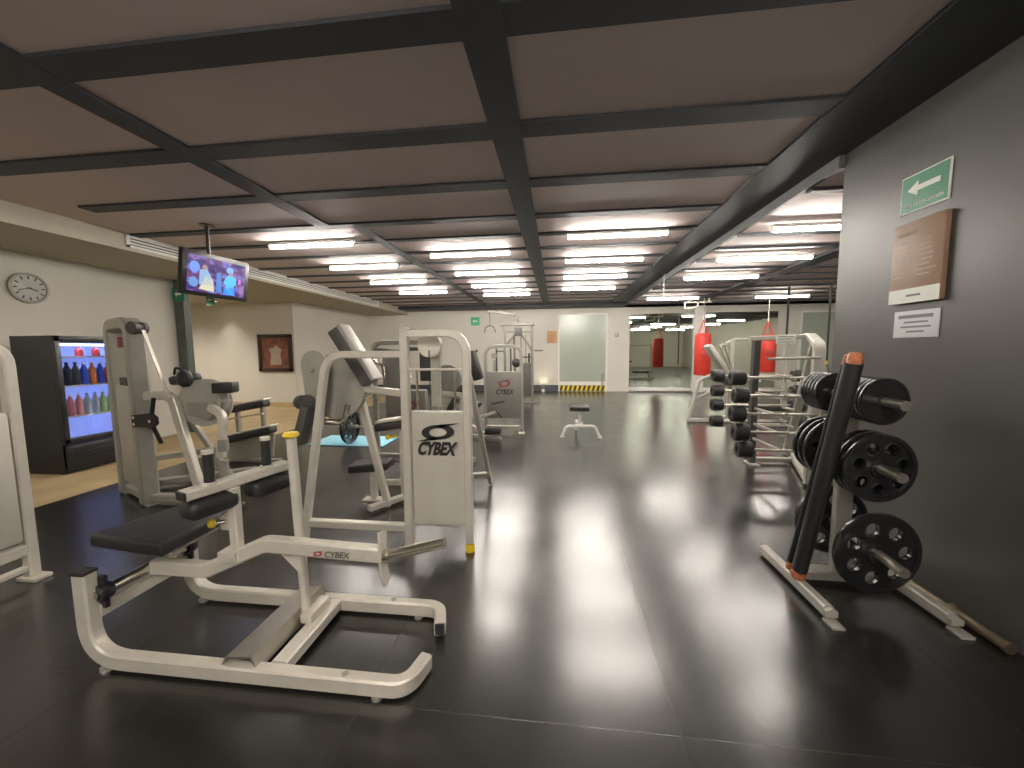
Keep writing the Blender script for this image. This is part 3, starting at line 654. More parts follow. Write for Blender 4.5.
# roller arm and pads
b = NB(); tube(b, [(-1.62, 2.78, .98), (-1.66, 2.78, .84), (-1.90, 2.72, .86)], .045, r=.06); t.part('roller_arm', b, M['chrome'])
b = NB(); obox(b, (-1.83, 2.62, 1.0), (-1.93, 2.62, .70), .13, .07, up=X, bev=.018); t.part('leg_pad', b, M['vinyl_gr'])
b = NB(); lathe(b, (-1.96, 2.70, 1.01), (.8, -.6, .1), [(0, 0), (.05, 0), (.055, .01), (.055, .16), (.05, .17), (0, .17)]); t.part('leg_roller', b, M['vinyl_gr'])
# low seat and chest pad carried on rear posts
b = NB(); tube(b, [(-1.70, 3.30, .015), (-1.70, 3.30, .29)], .06, .06, up=Y); box(b, (-1.70, 3.30, .01), (.20, .10, .02), bev=.005); t.part('seat_post', b, M['silver'])
b = NB(); pad(b, (-1.72, 3.30, .335), (1, .1, .08), (-.1, 1, 0), .36, .22, .075, 0, .02); t.part('seat', b, M['vinyl'])
b = NB(); tube(b, [(-1.42, 3.36, .015), (-1.42, 3.36, .66)], .07, .07, up=Y); tube(b, [(-1.70, 3.33, .16), (-1.42, 3.36, .16)], .05, .05, up=Z); t.part('seat_post', b, M['silver'])
b = NB(); pad(b, (-1.50, 3.34, .72), (1, .1, .14), (-.1, 1, 0), .30, .22, .07, 0, .02); t.part('arm_pad', b, M['vinyl'])
b = NB(); box(b, (-1.49, 3.33, .770), (.30, .16, .02), rot=Matrix.Rotation(-.14, 4, 'Y')); t.part('arm_plate', b, M['silver'])
b = NB(); cyl(b, (-1.45, 3.30, .61), (-1.53, 3.28, .61), .012); sphere(b, (-1.54, 3.28, .61), .024); t.part('knob', b, M['yellow'], None, 'yellow knob')

# ---- machine behind on the left (tower turned towards the room)
t = Thing('shoulder_machine', 'grey machine with tall slotted tower and round cam, beside the drinks fridge', 'exercise machine', (-3.75, 3.1, 0))
L0, L1 = V((-4.30, 3.27, 0)), V((-3.76, 3.02, 0)); du = (L1-L0).normalized(); dv = V((-du.y, du.x, 0))
b = NB(); arch(b, L0, L1, 1.665, .11, .13, r=.12, up=-dv, z0=.02); t.part('tower', b, M['silver_dk'])
b = NB(); c_ = (L0+L1)/2; box(b, c_+V((0, 0, .62)), (.44, .10, .96), rot=math.atan2(du.y, du.x), bev=.03); t.part('stack_cover', b, M['shroud_dk'])
b = NB(); box(b, c_+dv*.02+V((-.02, 0, 1.32)), (.018, .02, .50)); box(b, c_+dv*.02+du*.14+V((0, 0, 1.32)), (.018, .02, .50)); t.part('guide_rod', b, M['silver'])
b = NB(); box(b, c_-dv*.01+V((0, 0, 1.12)), (.20, .05, .10), rot=math.atan2(du.y, du.x)); t.part('weight_plate', b, M['black'])
b = NB(); box(b, c_-du*.06-dv*.01+V((0, 0, 1.50)), (.05, .04, .10), rot=math.atan2(du.y, du.x)); t.part('carriage', b, M['maroon'])
for p in (L0, L1):
    b = NB(); box(b, p+V((0, 0, .01)), (.18, .10, .02), rot=math.atan2(du.y, du.x), bev=.005); t.part('foot', b, M['silver_dk'])
b = NB(); tube(b, [L0+V((0, 0, .06)), L1+V((0, 0, .06))], .08, .07, up=Z); tube(b, [L1+V((0, 0, .06)), (-3.20, 3.05, .06)], .08, .07, up=Z); tube(b, [L0+V((0, 0, .06)), L0+V((.9, .6, .06))], .08, .07, up=Z); t.part('base_frame', b, M['silver_dk'])
b = NB(); tube(b, [L1+V((0, 0, 1.01)), (-3.50, 3.08, 1.01), (-3.25, 3.06, .06)], .08, .06, r=.10, up=Y); t.part('front_frame', b, M['silver'])
b = NB(); tube(b, [L1+V((.03, .03, .42)), (-3.30, 3.35, .45)], .05, .05, up=Z); tube(b, [(-3.55, 3.15, .98), (-3.30, 3.45, .10)], .05, .05, up=Y); t.part('side_brace', b, M['silver_dk'])
b = NB(); lathe(b, (-3.70, 3.06, 1.62), MY, [(0, 0), (.055, 0), (.055, .03), (.045, .035), (.045, .07), (.055, .075), (.055, .11), (0, .11)], 20); t.part('pulley', b, M['vinyl_gr'])
b = NB(); obox(b, (-3.64, 3.0, 1.60), (-3.44, 3.0, 1.0), .008, .03, up=Y); t.part('belt', b, M['silver'])
b = NB(); lathe(b, (-3.28, 3.22, .93), V((.25, -1, 0)), [(0, 0), (.222, 0), (.222, .012), (.204, .02), (.204, .04), (.222, .048), (.222, .06), (0, .06)], 36); cm = t.part('cam', b, M['shroud_dk'])
b = NB(); prism(b, [(-.2, .06), (.05, .04), (.12, .10), (.12, -.02), (.0, -.10), (-.2, -.06)], (-3.20, 3.13, .88), X, Z, .03); t.part('cam_lever', b, M['silver_dk'], cm)
b = NB(); obox(b, (-3.62, 3.20, 1.13), (-3.34, 3.20, 1.17), .10, .09, bev=.03); sphere(b, (-3.40, 3.12, 1.16), .075, (1, .7, 1.1)); t.part('shoulder_pad', b, M['vinyl'])
b = NB(); tube(b, [(-3.48, 3.1, 1.2), (-3.42, 3.06, 1.27), (-3.34, 3.08, 1.22), (-3.33, 3.1, 1.1)], .022, r=.04); t.part('hose', b, M['black'])
b = NB(); prism(b, [(-.12, -.06), (-.12, .05), (-.02, .06), (.06, .07), (.12, .03), (.12, -.03), (.06, -.07), (0, -.05)], (-3.62, 2.93, .80), X, Z, .03); bl = t.part('pivot_plate', b, M['black'])
for x_, z_ in ((-.09, .03), (-.09, -.03), (.07, 0)):
    b = NB(); cyl(b, (-3.62+x_, 2.905, .80+z_), (-3.62+x_, 2.915, .80+z_), .014); t.part('bolt', b, M['chrome'], bl)
b = NB(); tube(b, [(-3.55, 2.96, 1.0), (-3.60, 2.96, .78), (-3.56, 3.0, .58)], .035, r=.04); t.part('link_rod', b, M['black'])
b = NB(); box(b, (-3.02, 3.15, 1.075), (.17, .14, .095), rot=.35, bev=.012); t.part('head_pad', b, M['vinyl'])
b = NB(); tube(b, [(-3.14, 3.10, .90), (-2.97, 3.05, .84), (-3.02, 3.05, .45)], .07, .05, r=.09, up=Y); t.part('press_arm', b, M['silver'])
b = NB(); lathe(b, (-2.99, 3.05, .62), V((-.02, 0, -1)), [(0, 0), (.042, 0), (.042, .11), (0, .11)]); lathe(b, (-3.0, 3.05, .42), V((-.02, 0, -1)), [(0, 0), (.036, 0), (.036, .16), (0, .16)]); t.part('arm_grip', b, M['silver_dk'])

# ---- long padded bench machine behind it
t = Thing('padded_bench_machine', 'low grey machine with two long black roller rails, behind the round cam', 'exercise machine', (-3.8, 4.3, 0.004))
for (xa, za), (xb, zb) in (((-4.15, .66), (-3.49, .78)), ((-4.08, .31), (-3.42, .46))):
    b = NB(); obox(b, (xa, 4.2, za), (xb, 4.2, zb), .13, .085, bev=.02); pr = t.part('rail_pad', b, M['vinyl'])
    b = NB(); obox(b, (xa, 4.22, za+.055), (xb, 4.22, zb+.05), .14, .02, bev=.006); t.part('rail', b, M['silver'], pr)
b = NB(); obox(b, (-4.1, 4.26, .56), (-3.6, 4.26, .64), .03, .02); t.part('lower_rail', b, M['silver'])
b = NB(); prism(b, [(-4.10, .03), (-3.50, .10), (-3.46, .40), (-4.10, .27)], (0, 4.26, 0), X, Z, .03); t.part('side_panel', b, M['silver_dk'])
b = NB(); tube(b, [(-4.0, 4.32, .02), (-4.0, 4.32, .70)], .05, .05, up=Y); t.part('post', b, M['silver_dk'])
b = NB(); tube(b, [(-3.65, 4.32, .02), (-3.65, 4.32, .76)], .05, .05, up=Y); t.part('post', b, M['silver_dk'])
b = NB(); tube(b, [(-4.15, 4.32, .03), (-3.45, 4.32, .03)], .06, .05, up=Z); t.part('base_bar', b, M['silver_dk'])

# ---- machine at the left edge
t = Thing('left_edge_machine', 'light grey weight-stack tower cut off by the left edge of the view', 'exercise machine', (-3.24, 1.55, 0))
b = NB(); tube(b, [(-3.25, 1.22, .02), (-3.25, 1.22, 1.45), (-3.25, 1.90, 1.45), (-3.25, 1.90, .02)], .055, .06, r=.12, n=8, up=X); t.part('tower', b, M['silver'])
b = NB(); box(b, (-3.25, 1.56, .66), (.09, .60, .80), bev=.02); t.part('stack_cover', b, M['shroud'])
b = NB(); tube(b, [(-3.25, 1.25, .20), (-3.25, 1.88, .20)], .05, .07, up=Z); tube(b, [(-3.25, 1.25, .08), (-3.25, 1.88, .08)], .05, .03, up=Z); t.part('lower_bar', b, M['silver'])
for y_ in (1.22, 1.90):
    b = NB(); box(b, (-3.24, y_, .012), (.14, .09, .024), bev=.006); t.part('foot', b, M['silver'])
for y_ in (1.42, 1.70):
    b = NB(); cyl(b, (-3.25, y_, 1.0), (-3.25, y_, 1.42), .01); t.part('guide_rod', b, M['chrome'])

# ---- machine behind centre
t = Thing('chest_machine', 'grey machine with dark cover and dull red mark, seen through the centre arch', 'exercise machine', (-1.9, 4.6, 0))
b = NB(); tube(b, [(-2.30, 4.6, .02), (-2.30, 4.6, 1.50), (-1.45, 4.6, 1.50), (-1.45, 4.6, .02)], .06, .06, r=.10, up=Y); t.part('frame', b, M['silver_dk'])
b = NB(); tube(b, [(-2.28, 4.58, 1.42), (-1.95, 4.5, 1.38), (-1.75, 4.45, 1.42), (-1.5, 4.5, 1.42)], .05, r=.08); t.part('press_arm', b, M['vinyl_gr'])
for x_ in (-2.18, -1.85):
    b = NB(); tube(b, [(x_-.05, 4.45, 1.28), (x_+.08, 4.40, 1.22), (x_+.12, 4.35, 1.08)], .035, r=.05); t.part('handle', b, M['chrome'])
b = NB(); box(b, (-1.87, 4.56, .68), (.52, .12, .46), bev=.02); sh = t.part('stack_cover', b, M['shroud_mid'])
b = NB(); swoosh(b, (-1.80, 4.497, .72), X, Z, .22, .13); t.part('swoosh_mark', b, M['maroon'], sh)
b = NB(); textmesh(b, 'CYBEX', (-1.93, 4.497, .55), X, Z, .26, .08, slant=.25, bold=.03, t=-.002); t.part('lettering', b, M['ink'], sh)
b = NB(); box(b, (-2.02, 4.62, 1.15), (.34, .10, .44), bev=.03); t.part('back_pad', b, M['shroud_mid'])
b = NB(); box(b, (-1.60, 4.56, 1.22), (.16, .08, .40), bev=.02); t.part('weight_stack', b, M['vinyl_gr'])
b = NB(); lathe(b, (-1.34, 4.62, 1.05), MY, [(0, 0), (.17, 0), (.17, .05), (.14, .06), (0, .06)], 28); t.part('cam', b, M['shroud_mid'])
b = NB(); tube(b, [(-1.40, 4.5, .88), (-1.12, 4.5, .85), (-1.0, 4.45, .60)], .06, .05, r=.08, up=Y); tube(b, [(-1.15, 4.5, .84), (-1.15, 4.5, .02)], .06, .06, up=Y); t.part('side_arm', b, M['silver'])
b = NB(); obox(b, (-1.32, 4.42, .62), (-1.18, 4.42, .84), .16, .07, bev=.02); t.part('roller_pad', b, M['vinyl'])
b = NB(); tube(b, [(-1.45, 4.6, .05), (-1.0, 4.5, .05)], .06, .06, up=Z); tube(b, [(-2.3, 4.6, .05), (-1.45, 4.6, .05)], .06, .06, up=Z); t.part('base_frame', b, M['silver_dk'])

# ---- far cover machine
t = Thing('arch_stack_machine', 'mid grey machine with round-topped arch and dull red mark, before the far wall', 'exercise machine', (-.9, 6.26, 0))
b = NB(); tube(b, [(-1.18, 6.26, .02), (-1.18, 6.26, 1.46), (-.58, 6.26, 1.46), (-.58, 6.26, .02)], .055, .055, r=.18, n=10, up=Y); t.part('arch', b, M['cam'])
b = NB(); box(b, (-.87, 6.24, .65), (.58, .07, .78), bev=.02); sh = t.part('stack_cover', b, M['shroud_mid'])
b = NB(); swoosh(b, (-.86, 6.202, .84), X, Z, .26, .15); t.part('swoosh_mark', b, M['maroon'], sh)
b = NB(); textmesh(b, 'CYBEX', (-1.01, 6.202, .66), X, Z, .32, .09, slant=.25, bold=.03, t=-.002); t.part('lettering', b, M['ink'], sh)
for x_ in (-1.18, -.58):
    b = NB(); box(b, (x_, 6.24, .012), (.10, .12, .024), bev=.006); t.part('foot', b, M['silver'])
b = NB(); tube(b, [(-1.18, 6.26, .10), (-.58, 6.26, .10)], .10, .06, up=Z); t.part('lower_bar', b, M['cam'])
for x_ in (-1.0, -.76):
    b = NB(); cyl(b, (x_, 6.3, 1.0), (x_, 6.3, 1.42), .014); t.part('guide_rod', b, M['vinyl_gr'])
b = NB(); lathe(b, (-1.04, 6.3, 1.30), MY, [(0, 0), (.05, 0), (.05, .03), (0, .03)]); box(b, (-1.03, 6.32, 1.12), (.06, .03, .22)); t.part('pulley', b, M['cam'])
b = NB(); obox(b, (-1.38, 6.0, 1.38), (-1.24, 6.0, .92), .22, .15, up=X, bev=.03); t.part('back_pad', b, M['vinyl'])
b = NB(); tube(b, [(-1.28, 6.1, 1.40), (-1.36, 6.1, 1.30), (-1.28, 6.1, 1.10)], .035, r=.05); t.part('handle', b, M['vinyl_gr'])
b = NB(); tube(b, [(-1.20, 6.1, .98), (-1.40, 6.05, .92), (-1.42, 6.0, .55)], .06, .05, r=.06, up=Y); tube(b, [(-1.42, 6.1, .5), (-1.42, 6.1, .02)], .06, .06, up=Y); t.part('side_frame', b, M['silver'])
b = NB(); pad(b, (-1.36, 5.95, .52), (1, 0, 0), (0, 1, 0), .28, .28, .07, 0, .02); t.part('seat', b, M['vinyl'])
b = NB(); tube(b, [(-1.45, 5.75, .46), (-1.22, 5.65, .36), (-.88, 5.55, .48)], .05, .045, r=.04, up=Z); tube(b, [(-1.45, 5.75, .28), (-1.18, 5.7, .16)], .07, .05, up=Z); t.part('leg_arm', b, M['silver'])
b = NB(); box(b, (-.86, 5.53, .62), (.20, .05, .03), rot=Matrix.Rotation(-.2, 4, 'Y')); tube(b, [(-.90, 5.54, .50), (-.80, 5.54, .40)], .03, .03); t.part('foot_rest', b, M['vinyl_gr'])
b = NB(); box(b, (-.98, 5.75, .14), (.26, .12, .10), bev=.03); t.part('roller_pad', b, M['vinyl'])
b = NB(); tube(b, [(-1.40, 5.9, .04), (-.85, 5.7, .04)], .05, .04, up=Z); t.part('floor_bar', b, M['cam'])

# ---- cable station near the far wall
t = Thing('cable_station', 'tall grey pulldown cable tower with hanging handle, in front of the far wall', 'exercise machine', (-1.0, 10.1, 0))
xl, xr, yy = -1.36, -.64, 10.0
b = NB(); tube(b, [(xl, yy, .02), (xl, yy, 2.06)], .06, .06, up=Y); t.part('upright', b, M['graphite'])
b = NB(); tube(b, [(xr, yy, .02), (xr, yy, 2.06)], .06, .06, up=Y); t.part('upright', b, M['graphite'])
b = NB(); tube(b, [(xl-.12, yy, 2.06), (xr+.08, yy, 2.06)], .10, .09, up=Z); tube(b, [(xl, yy, 1.86), (xr, yy, 1.86)], .03, .04, up=Z); t.part('top_beam', b, M['graphite'])
b = NB(); box(b, (-1.0, yy-.03, 1.86), (.20, .06, .22), bev=.01); t.part('pulley_block', b, M['vinyl_gr'])
b = NB(); tube(b, [(-1.04, yy, 1.85), (xl+.02, yy, 1.50)], .05, .05, up=Y); tube(b, [(-.94, yy, 1.80), (-.80, yy, 1.62), (xr-.01, yy, 1.36), (xr-.01, yy, 1.0)], .05, .05, r=.08, up=Y); t.part('diagonal_brace', b, M['graphite'])
b = NB(); tube(b, [(-1.0, yy, 2.1), (-1.0, yy-.05, 2.28), (-1.75, yy-.15, 2.40)], .05, .05, r=.06, up=Y); lathe(b, (-1.05, yy-.03, 2.26), MY, [(0, 0), (.07, 0), (.07, .03), (0, .03)]); t.part('pulley_arm', b, M['graphite'])
b = NB(); cyl(b, (-1.73, yy-.15, 2.38), (-1.73, yy-.15, 2.04), .007, seg=6); cb = t.part('cable', b, M['vinyl_gr'])
b = NB(); tube(b, [(-1.88, yy-.15, 1.84), (-1.84, yy-.15, 1.98), (-1.73, yy-.15, 2.03), (-1.62, yy-.15, 1.98), (-1.58, yy-.15, 1.84)], .025, r=.04); t.part('pulldown_bar', b, M['vinyl_gr'], cb)
for x_ in (-1.10, -.92, -.80):
    b = NB(); tube(b, [(x_, yy+.1, .1), (x_-.02, yy+.05, 1.8)], .025 if x_ > -1 else .06); t.part('guide_rod', b, M['graphite'])
b = NB(); box(b, (-.82, yy, .60), (.28, .16, .88), bev=.02); t.part('weight_stack', b, M['vinyl_gr'])
b = NB(); sphere(b, (-1.05, yy-.1, 1.05), .12, (1, .8, 1)); t.part('roller_pad', b, M['vinyl'])
b = NB(); tube(b, [(xl-.25, yy, 1.36), (xl, yy, 1.36)], .035); tube(b, [(-.95, yy, 1.20), (xr, yy, 1.20)], .04); tube(b, [(xr+.05, yy, 1.365), (xr+.28, yy, 1.365)], .035); t.part('peg', b, M['vinyl_gr'])
b = NB(); box(b, (-.95, yy+.1, .02), (1.0, .5, .04), bev=.01); t.part('base', b, M['graphite'])
b = NB(); tube(b, [(xr-.08, yy-.05, 1.30), (xr-.08, yy-.05, 1.05)], .05); t.part('rope_handle', b, M['black'])

# ---- small bench
t = Thing('exercise_stool', 'small bench with black pad on white arched legs, alone on the open floor', 'bench', (.37, 6.06, 0))
b = NB(); pad(b, (.35, 6.06, .475), (1, 0, 0), (0, 1, 0), .30, .34, .07, 0, .02); t.part('seat', b, M['vinyl'])
b = NB(); tube(b, [(.36, 6.06, .20), (.36, 6.06, .44)], .05, .05, up=Y); box(b, (.36, 6.06, .21), (.10, .09, .06), bev=.01); t.part('post', b, M['white'])
b = NB(); tube(b, [(.09, 6.0, .02), (.15, 6.0, .19), (.60, 6.0, .19), (.67, 6.0, .02)], .04, .045, r=.09, up=Y); t.part('leg', b, M['white'])
b = NB(); tube(b, [(.36, 6.0, .20), (.33, 6.5, .19), (.33, 6.6, .02)], .04, .04, r=.08, up=X); t.part('leg', b, M['white'])
for x_, y_ in ((.09, 6.0), (.67, 6.0), (.33, 6.6)):
    b = NB(); box(b, (x_, y_, .012), (.07, .06, .024), bev=.006); t.part('foot', b, M['white'])

# ---- mat, barbell on the floor at the back left
b = NB(); box(b, (-3.11, 5.5, .010), (1.18, .62, .012), bev=.004); single('exercise_mat', b, M['blue_mat'], 'light blue exercise mat lying on the floor behind the centre machine', 'mat', (-3.11, 5.5, .004))
def plate_bm(R, th_, holes=7, hr=.17, hd=.62, big=True):
    """iron weight plate about the Y axis centred at the origin, holes round the web"""
    b = NB()
    if holes:
        hs = [circ(R*hr, 14, R*hd*math.cos(2*math.pi*k/holes+.3), R*hd*math.sin(2*math.pi*k/holes+.3)) for k in range(holes)]
        prism(b, circ(R*.90, 40), (0, 0, 0), X, Z, th_*.45, holes=hs+[circ(.026, 14)])
        for (hx, hz) in [(R*hd*math.cos(2*math.pi*k/holes+.3), R*hd*math.sin(2*math.pi*k/holes+.3)) for k in range(holes)]:
            lathe(b, (hx, -th_*.36, hz), Y, [(R*hr, 0), (R*hr*1.18, .002), (R*hr*1.18, th_*.72), (R*hr, th_*.72)], 14)
    else:
        lathe(b, (0, -th_*.28, 0), Y, [(.026, 0), (R*.92, 0), (R*.92, th_*.56), (.026, th_*.56)], 40)
    lathe(b, (0, -th_/2, 0), Y, [(R*.86, 0), (R*.97, 0), (R, th_*.25), (R, th_*.75), (R*.97, th_), (R*.86, th_), (R*.86, 0)], 40)
    lathe(b, (0, -th_*.5, 0), Y, [(.026, 0), (R*.26, 0), (R*.30, th_*.3), (R*.30, th_*.7), (R*.26, th_), (.026, th_), (.026, 0)], 24)
    return b
t = Thing('barbell', 'barbell with black plates lying on the floor by the light blue mat', 'barbell', (-2.3, 5.3, .276))
b = NB(); cyl(b, (-3.25, 5.3, .276), (-1.25, 5.3, .276), .0145); cyl(b, (-3.25, 5.3, .276), (-2.95, 5.3, .276), .025); cyl(b, (-1.65, 5.3, .276), (-1.25, 5.3, .276), .025); t.part('bar', b, M['steel'])
for x_ in (-3.07, -1.47):
    b = plate_bm(.258, .05); bmesh.ops.rotate(b, cent=(0, 0, 0), matrix=Matrix.Rotation(math.pi/2-.7*(x_ < -2)*0, 3, 'Z'), verts=b.verts); bmesh.ops.translate(b, vec=(x_, 5.3, .276), verts=b.verts); t.part('weight_plate', b, M['iron'])

# ================================================================== FAR WALL FITTINGS
t = Thing('exit_sign', 'small bright green exit sign high on the far cream wall', 'sign', (-2.73, 12.74, 2.35))
b = NB(); span(b, (-2.88, 12.73, 2.22), (-2.58, 12.75, 2.50)); t.part('panel', b, mat('bright_green', (.06, .42, .20), .5))
b = NB(); exit_arrow(b, (-2.73, 12.727, 2.36), X, Z, .2, .2); t.part('arrow', b, M['signwhite'])
t = Thing('notice_board', 'small square orange-brown notice left of the frosted door', 'notice', (-.14, 12.74, 1.8))
b = NB(); span(b, (-.32, 12.73, 1.60), (.0, 12.75, 2.0), bev=.004); t.part('panel', b, M['tape_orange'])
b = NB(); [span(b, (-.27, 12.727, 1.9-k*.05), (-.05-.03*(k % 2), 12.731, 1.915-k*.05)) for k in range(5)]; t.part('printed_lines', b, M['brownboard'])
b = NB(); span(b, (1.86, 12.735, 1.77), (2.0, 12.75, 1.91), bev=.005); span(b, (1.90, 12.725, 1.81), (1.96, 12.74, 1.87), bev=.004)
single('light_switch', b, M['silver_dk'], 'small grey switch plate between the frosted door and the mirror', 'switch', (1.93, 12.74, 1.84))
t = Thing('floor_uplight', 'small glowing uplight at the foot of the far wall beside the dark baseboard', 'light', (-.45, 12.55, 0))
b = NB(); lathe(b, (-.45, 12.60, 0), Z, [(0, 0), (.07, 0), (.07, .05), (.055, .06), (.055, .03), (0, .03)]); t.part('housing', b, M['steel'])
b = NB(); lathe(b, (-.45, 12.60, 0.031), Z, [(.054, 0), (0, .004)]); t.part('lens', b, mat('lit_lens', (1, 1, 1), .3, emit=(1, .9, .7), es=8))
def lamp(kind, loc, energy, col, target=None, size=.3, parent=None, spot=1.2):
    l = bpy.data.lights.new('lamp_light', kind); l.energy = energy; l.color = col
    if kind == 'SPOT': l.spot_size = spot; l.spot_blend = .8; l.shadow_soft_size = size
    o = bpy.data.objects.new('lamp_light', l); COL.objects.link(o); o.location = loc
    if target: o.rotation_euler = (V(target)-V(loc)).to_track_quat('-Z', 'Y').to_euler()
    if parent:
        o.parent = parent; o.location = V(loc)-parent.location
    return o
lamp('SPOT', (-.45, 12.55, .07), 4, (1, .88, .65), (-.45, 12.68, 1.0), .03, t.o, 1.6)
# downlight washing the recess wall; the others are unseen fill, added
DL = [((-8.2, 8.45), 10, 1.3, 'recessed downlight in the soffit washing the recess wall left of the framed picture', .25),
      ((-9.2, 7.4), 50, 2.6, 'unseen fill lamp added deep in the left recess', 0), ((-7.6, 7.0), 50, 2.6, 'unseen fill lamp added over the opening of the recess', 0),
      ((-5.6, 2.6), 22, 2.6, 'unseen fill lamp added in the soffit before the drinks fridge', 0), ((-5.6, .2), 22, 2.6, 'unseen fill lamp added in the near part of the soffit', 0)]
for (x_, y_), en, sp_, lab, dy in DL:
    t = Thing('downlight', lab, 'light', (x_, y_, 2.62), 'soffit downlights')
    b = NB(); lathe(b, (x_, y_, 2.62), V((0, 0, -1)), [(.035, -.0), (.06, 0), (.06, .008), (.045, .008), (.035, .0)], 24); t.part('ring', b, M['white'])
    b = NB(); lathe(b, (x_, y_, 2.619), V((0, 0, -1)), [(.036, 0), (0, .002)], 20); t.part('lens', b, DLM if 'DLM' in globals() else globals().setdefault('DLM', mat('lit_downlight', (1, 1, 1), .3, emit=(1, .88, .70), es=10)))
    lamp('SPOT', (x_, y_, 2.59), en, (1, .93, .84), (x_, y_+dy, .5), .05, t.o, sp_)

# ================================================================== HANGING THINGS
def bag(x_, y_, zt, zb, r, lab, sc=1):
    t = Thing('punching_bag', lab, 'punching bag', (x_, y_, zt), 'red punching bags')
    b = NB(); lathe(b, (x_, y_, zb), Z, [(0, 0), (r*.9, 0), (r, .03), (r, zt-zb-.12), (r*.92, zt-zb-.03), (r*.6, zt-zb), (0, zt-zb)], 24); body = t.part('body', b, M['red'])
    b = NB(); span(b, (x_-r*.55, y_-r*1.02, (zt+zb)/2-.02), (x_+r*.3, y_-r*.90, (zt+zb)/2+.09), bev=.004); t.part('patch', b, mat('dull_patch', (.42, .05, .04), .5), body)
    for a in range(4):
        an = a*math.pi/2+.6; b = NB(); p = V((x_+r*.8*math.cos(an), y_+r*.8*math.sin(an), zt-.05)); obox(b, p, (x_, y_, zt+.36), .035, .006, up=X); t.part('strap', b, M['red'])
    b = NB(); cyl(b, (x_, y_, zt+.34), (x_, y_, zt+.42), .02); z_ = zt+.42
    while z_ < LZ-.012: sphere(b, (x_, y_, z_), .016, (1, 1, 1.4)); z_ += .035
    t.part('chain', b, M['steel']); return t
bag(3.78, 10.5, 1.78, .69, .20, 'large red punching bag hanging in front of the white column, left of two')
bag(5.40, 10.6, 1.72, .76, .20, 'red punching bag hanging behind the barbell rack, right of two')
t = Thing('bag_bracket', 'light grey box bracket on the ceiling above the left punching bag', 'bracket', (3.55, 10.5, LZ))
b = NB(); 
for p0, p1 in (((3.30, 10.5, 2.60), (3.30, 10.5, 2.42)), ((3.62, 10.5, 2.60), (3.62, 10.5, 2.46)), ((3.30, 10.5, 2.42), (3.62, 10.5, 2.46)), ((3.30, 10.5, 2.58), (3.95, 10.5, 2.58))): tube(b, [p0, p1], .035, .03, up=Y)
t.part('frame', b, M['silver'])
b = NB(); cyl(b, (3.4, 10.5, 2.58), (3.4, 10.5, LZ), .02); cyl(b, (3.9, 10.5, 2.58), (3.9, 10.5, LZ), .02); t.part('hanger', b, M['silver'])
b = NB(); tube(b, [(2.0, 7.6, BZ), (2.0, 7.6, 2.36)], .014); single('hanging_rod', b, M['white'], 'thin white rod hanging down beside the wide ceiling beam', 'rod', (2.0, 7.6, BZ))
def straps(x_, y_, zt, zm, zb, lab):
    t = Thing('suspension_trainer', lab, 'straps', (x_, y_, zt), 'suspension straps')
    b = NB(); span(b, (x_-.022, y_-.004, zm), (x_+.022, y_+.004, zt)); t.part('strap', b, M['ink'])
    b = NB(); span(b, (x_-.024, y_-.006, zm+.02), (x_+.024, y_+.006, zm+.10)); t.part('yellow_band', b, M['yellow'])
    for s in (-1, 1):
        b = NB(); tube(b, [(x_+s*.03, y_, zm), (x_+s*.11, y_, zb+.10), (x_+s*.04, y_, zb+.01)], .018, r=.03); h = t.part('loop', b, M['ink'])
        b = NB(); tube(b, [(x_+s*.005, y_, zb+.02), (x_+s*.09, y_, zb+.02)], .032); t.part('handle', b, M['rubber'], h)
straps(4.97, 9.0, LZ, .62, .22, 'black suspension straps with yellow band hanging before the right white wall')
straps(5.80, 9.0, LZ, 1.0, .58, 'black suspension straps hanging closest to the charcoal wall edge')

# ================================================================== BARBELL RACK
t = Thing('barbell_rack', 'grey A-frame rack holding fixed barbells, right of centre', 'rack', (2.6, 4.65, 0))
b = NB(); tube(b, [(2.53, 4.05, .02), (2.72, 4.34, 1.42), (2.80, 4.62, 1.52), (2.86, 4.75, 1.52)], .06, .11, r=.12, n=8, up=X); t.part('front_leg', b, M['cam'])
b = NB(); tube(b, [(2.86, 4.72, 1.52), (3.05, 4.95, 1.46), (3.0, 5.3, .02)], .05, .09, r=.10, n=8, up=X); t.part('rear_leg', b, M['silver_dk'])
b = NB(); tube(b, [(2.33, 4.80, .02), (2.31, 4.78, .9), (2.26, 4.66, 1.50)], .07, .09, r=.2, up=Y); t.part('front_leg', b, M['vinyl_gr'])
b = NB(); box(b, (2.33, 4.78, .012), (.10, .22, .024), bev=.006); t.part('foot', b, M['cam'])
b = NB(); tube(b, [(2.15, 4.20, 1.28), (2.69, 4.27, 1.29)], .03); t.part('rest_bar', b, M['cam'])
b = NB(); tube(b, [(2.16, 4.62, 1.50), (2.83, 4.66, 1.52)], .045, .05, up=Z); t.part('top_bar', b, M['cam'])
b = NB(); tube(b, [(2.53, 4.08, .05), (3.0, 5.25, .05)], .06, .06, up=Z); t.part('foot_bar', b, M['cam'])
b = NB(); tube(b, [(2.40, 4.84, .05), (2.82, 4.84, .05)], .06, .05, up=Z); t.part('cross_bar', b, M['cam'])
b = NB(); span(b, (2.42, 4.57, 1.44), (2.62, 4.58, 1.54)); lb = t.part('label_plate', b, M['signwhite'])
b = NB(); [span(b, (2.44, 4.566, 1.515-k*.03), (2.60-.03*(k == 1), 4.571, 1.522-k*.03)) for k in range(3)]; t.part('printed_lines', b, M['greyprint'], lb)
fz = [1.085, .90, .715, .53, .355]; rz_ = [1.03, .83, .64, .42]
def leg_y(z_): return 4.05+.29*(z_/1.42)
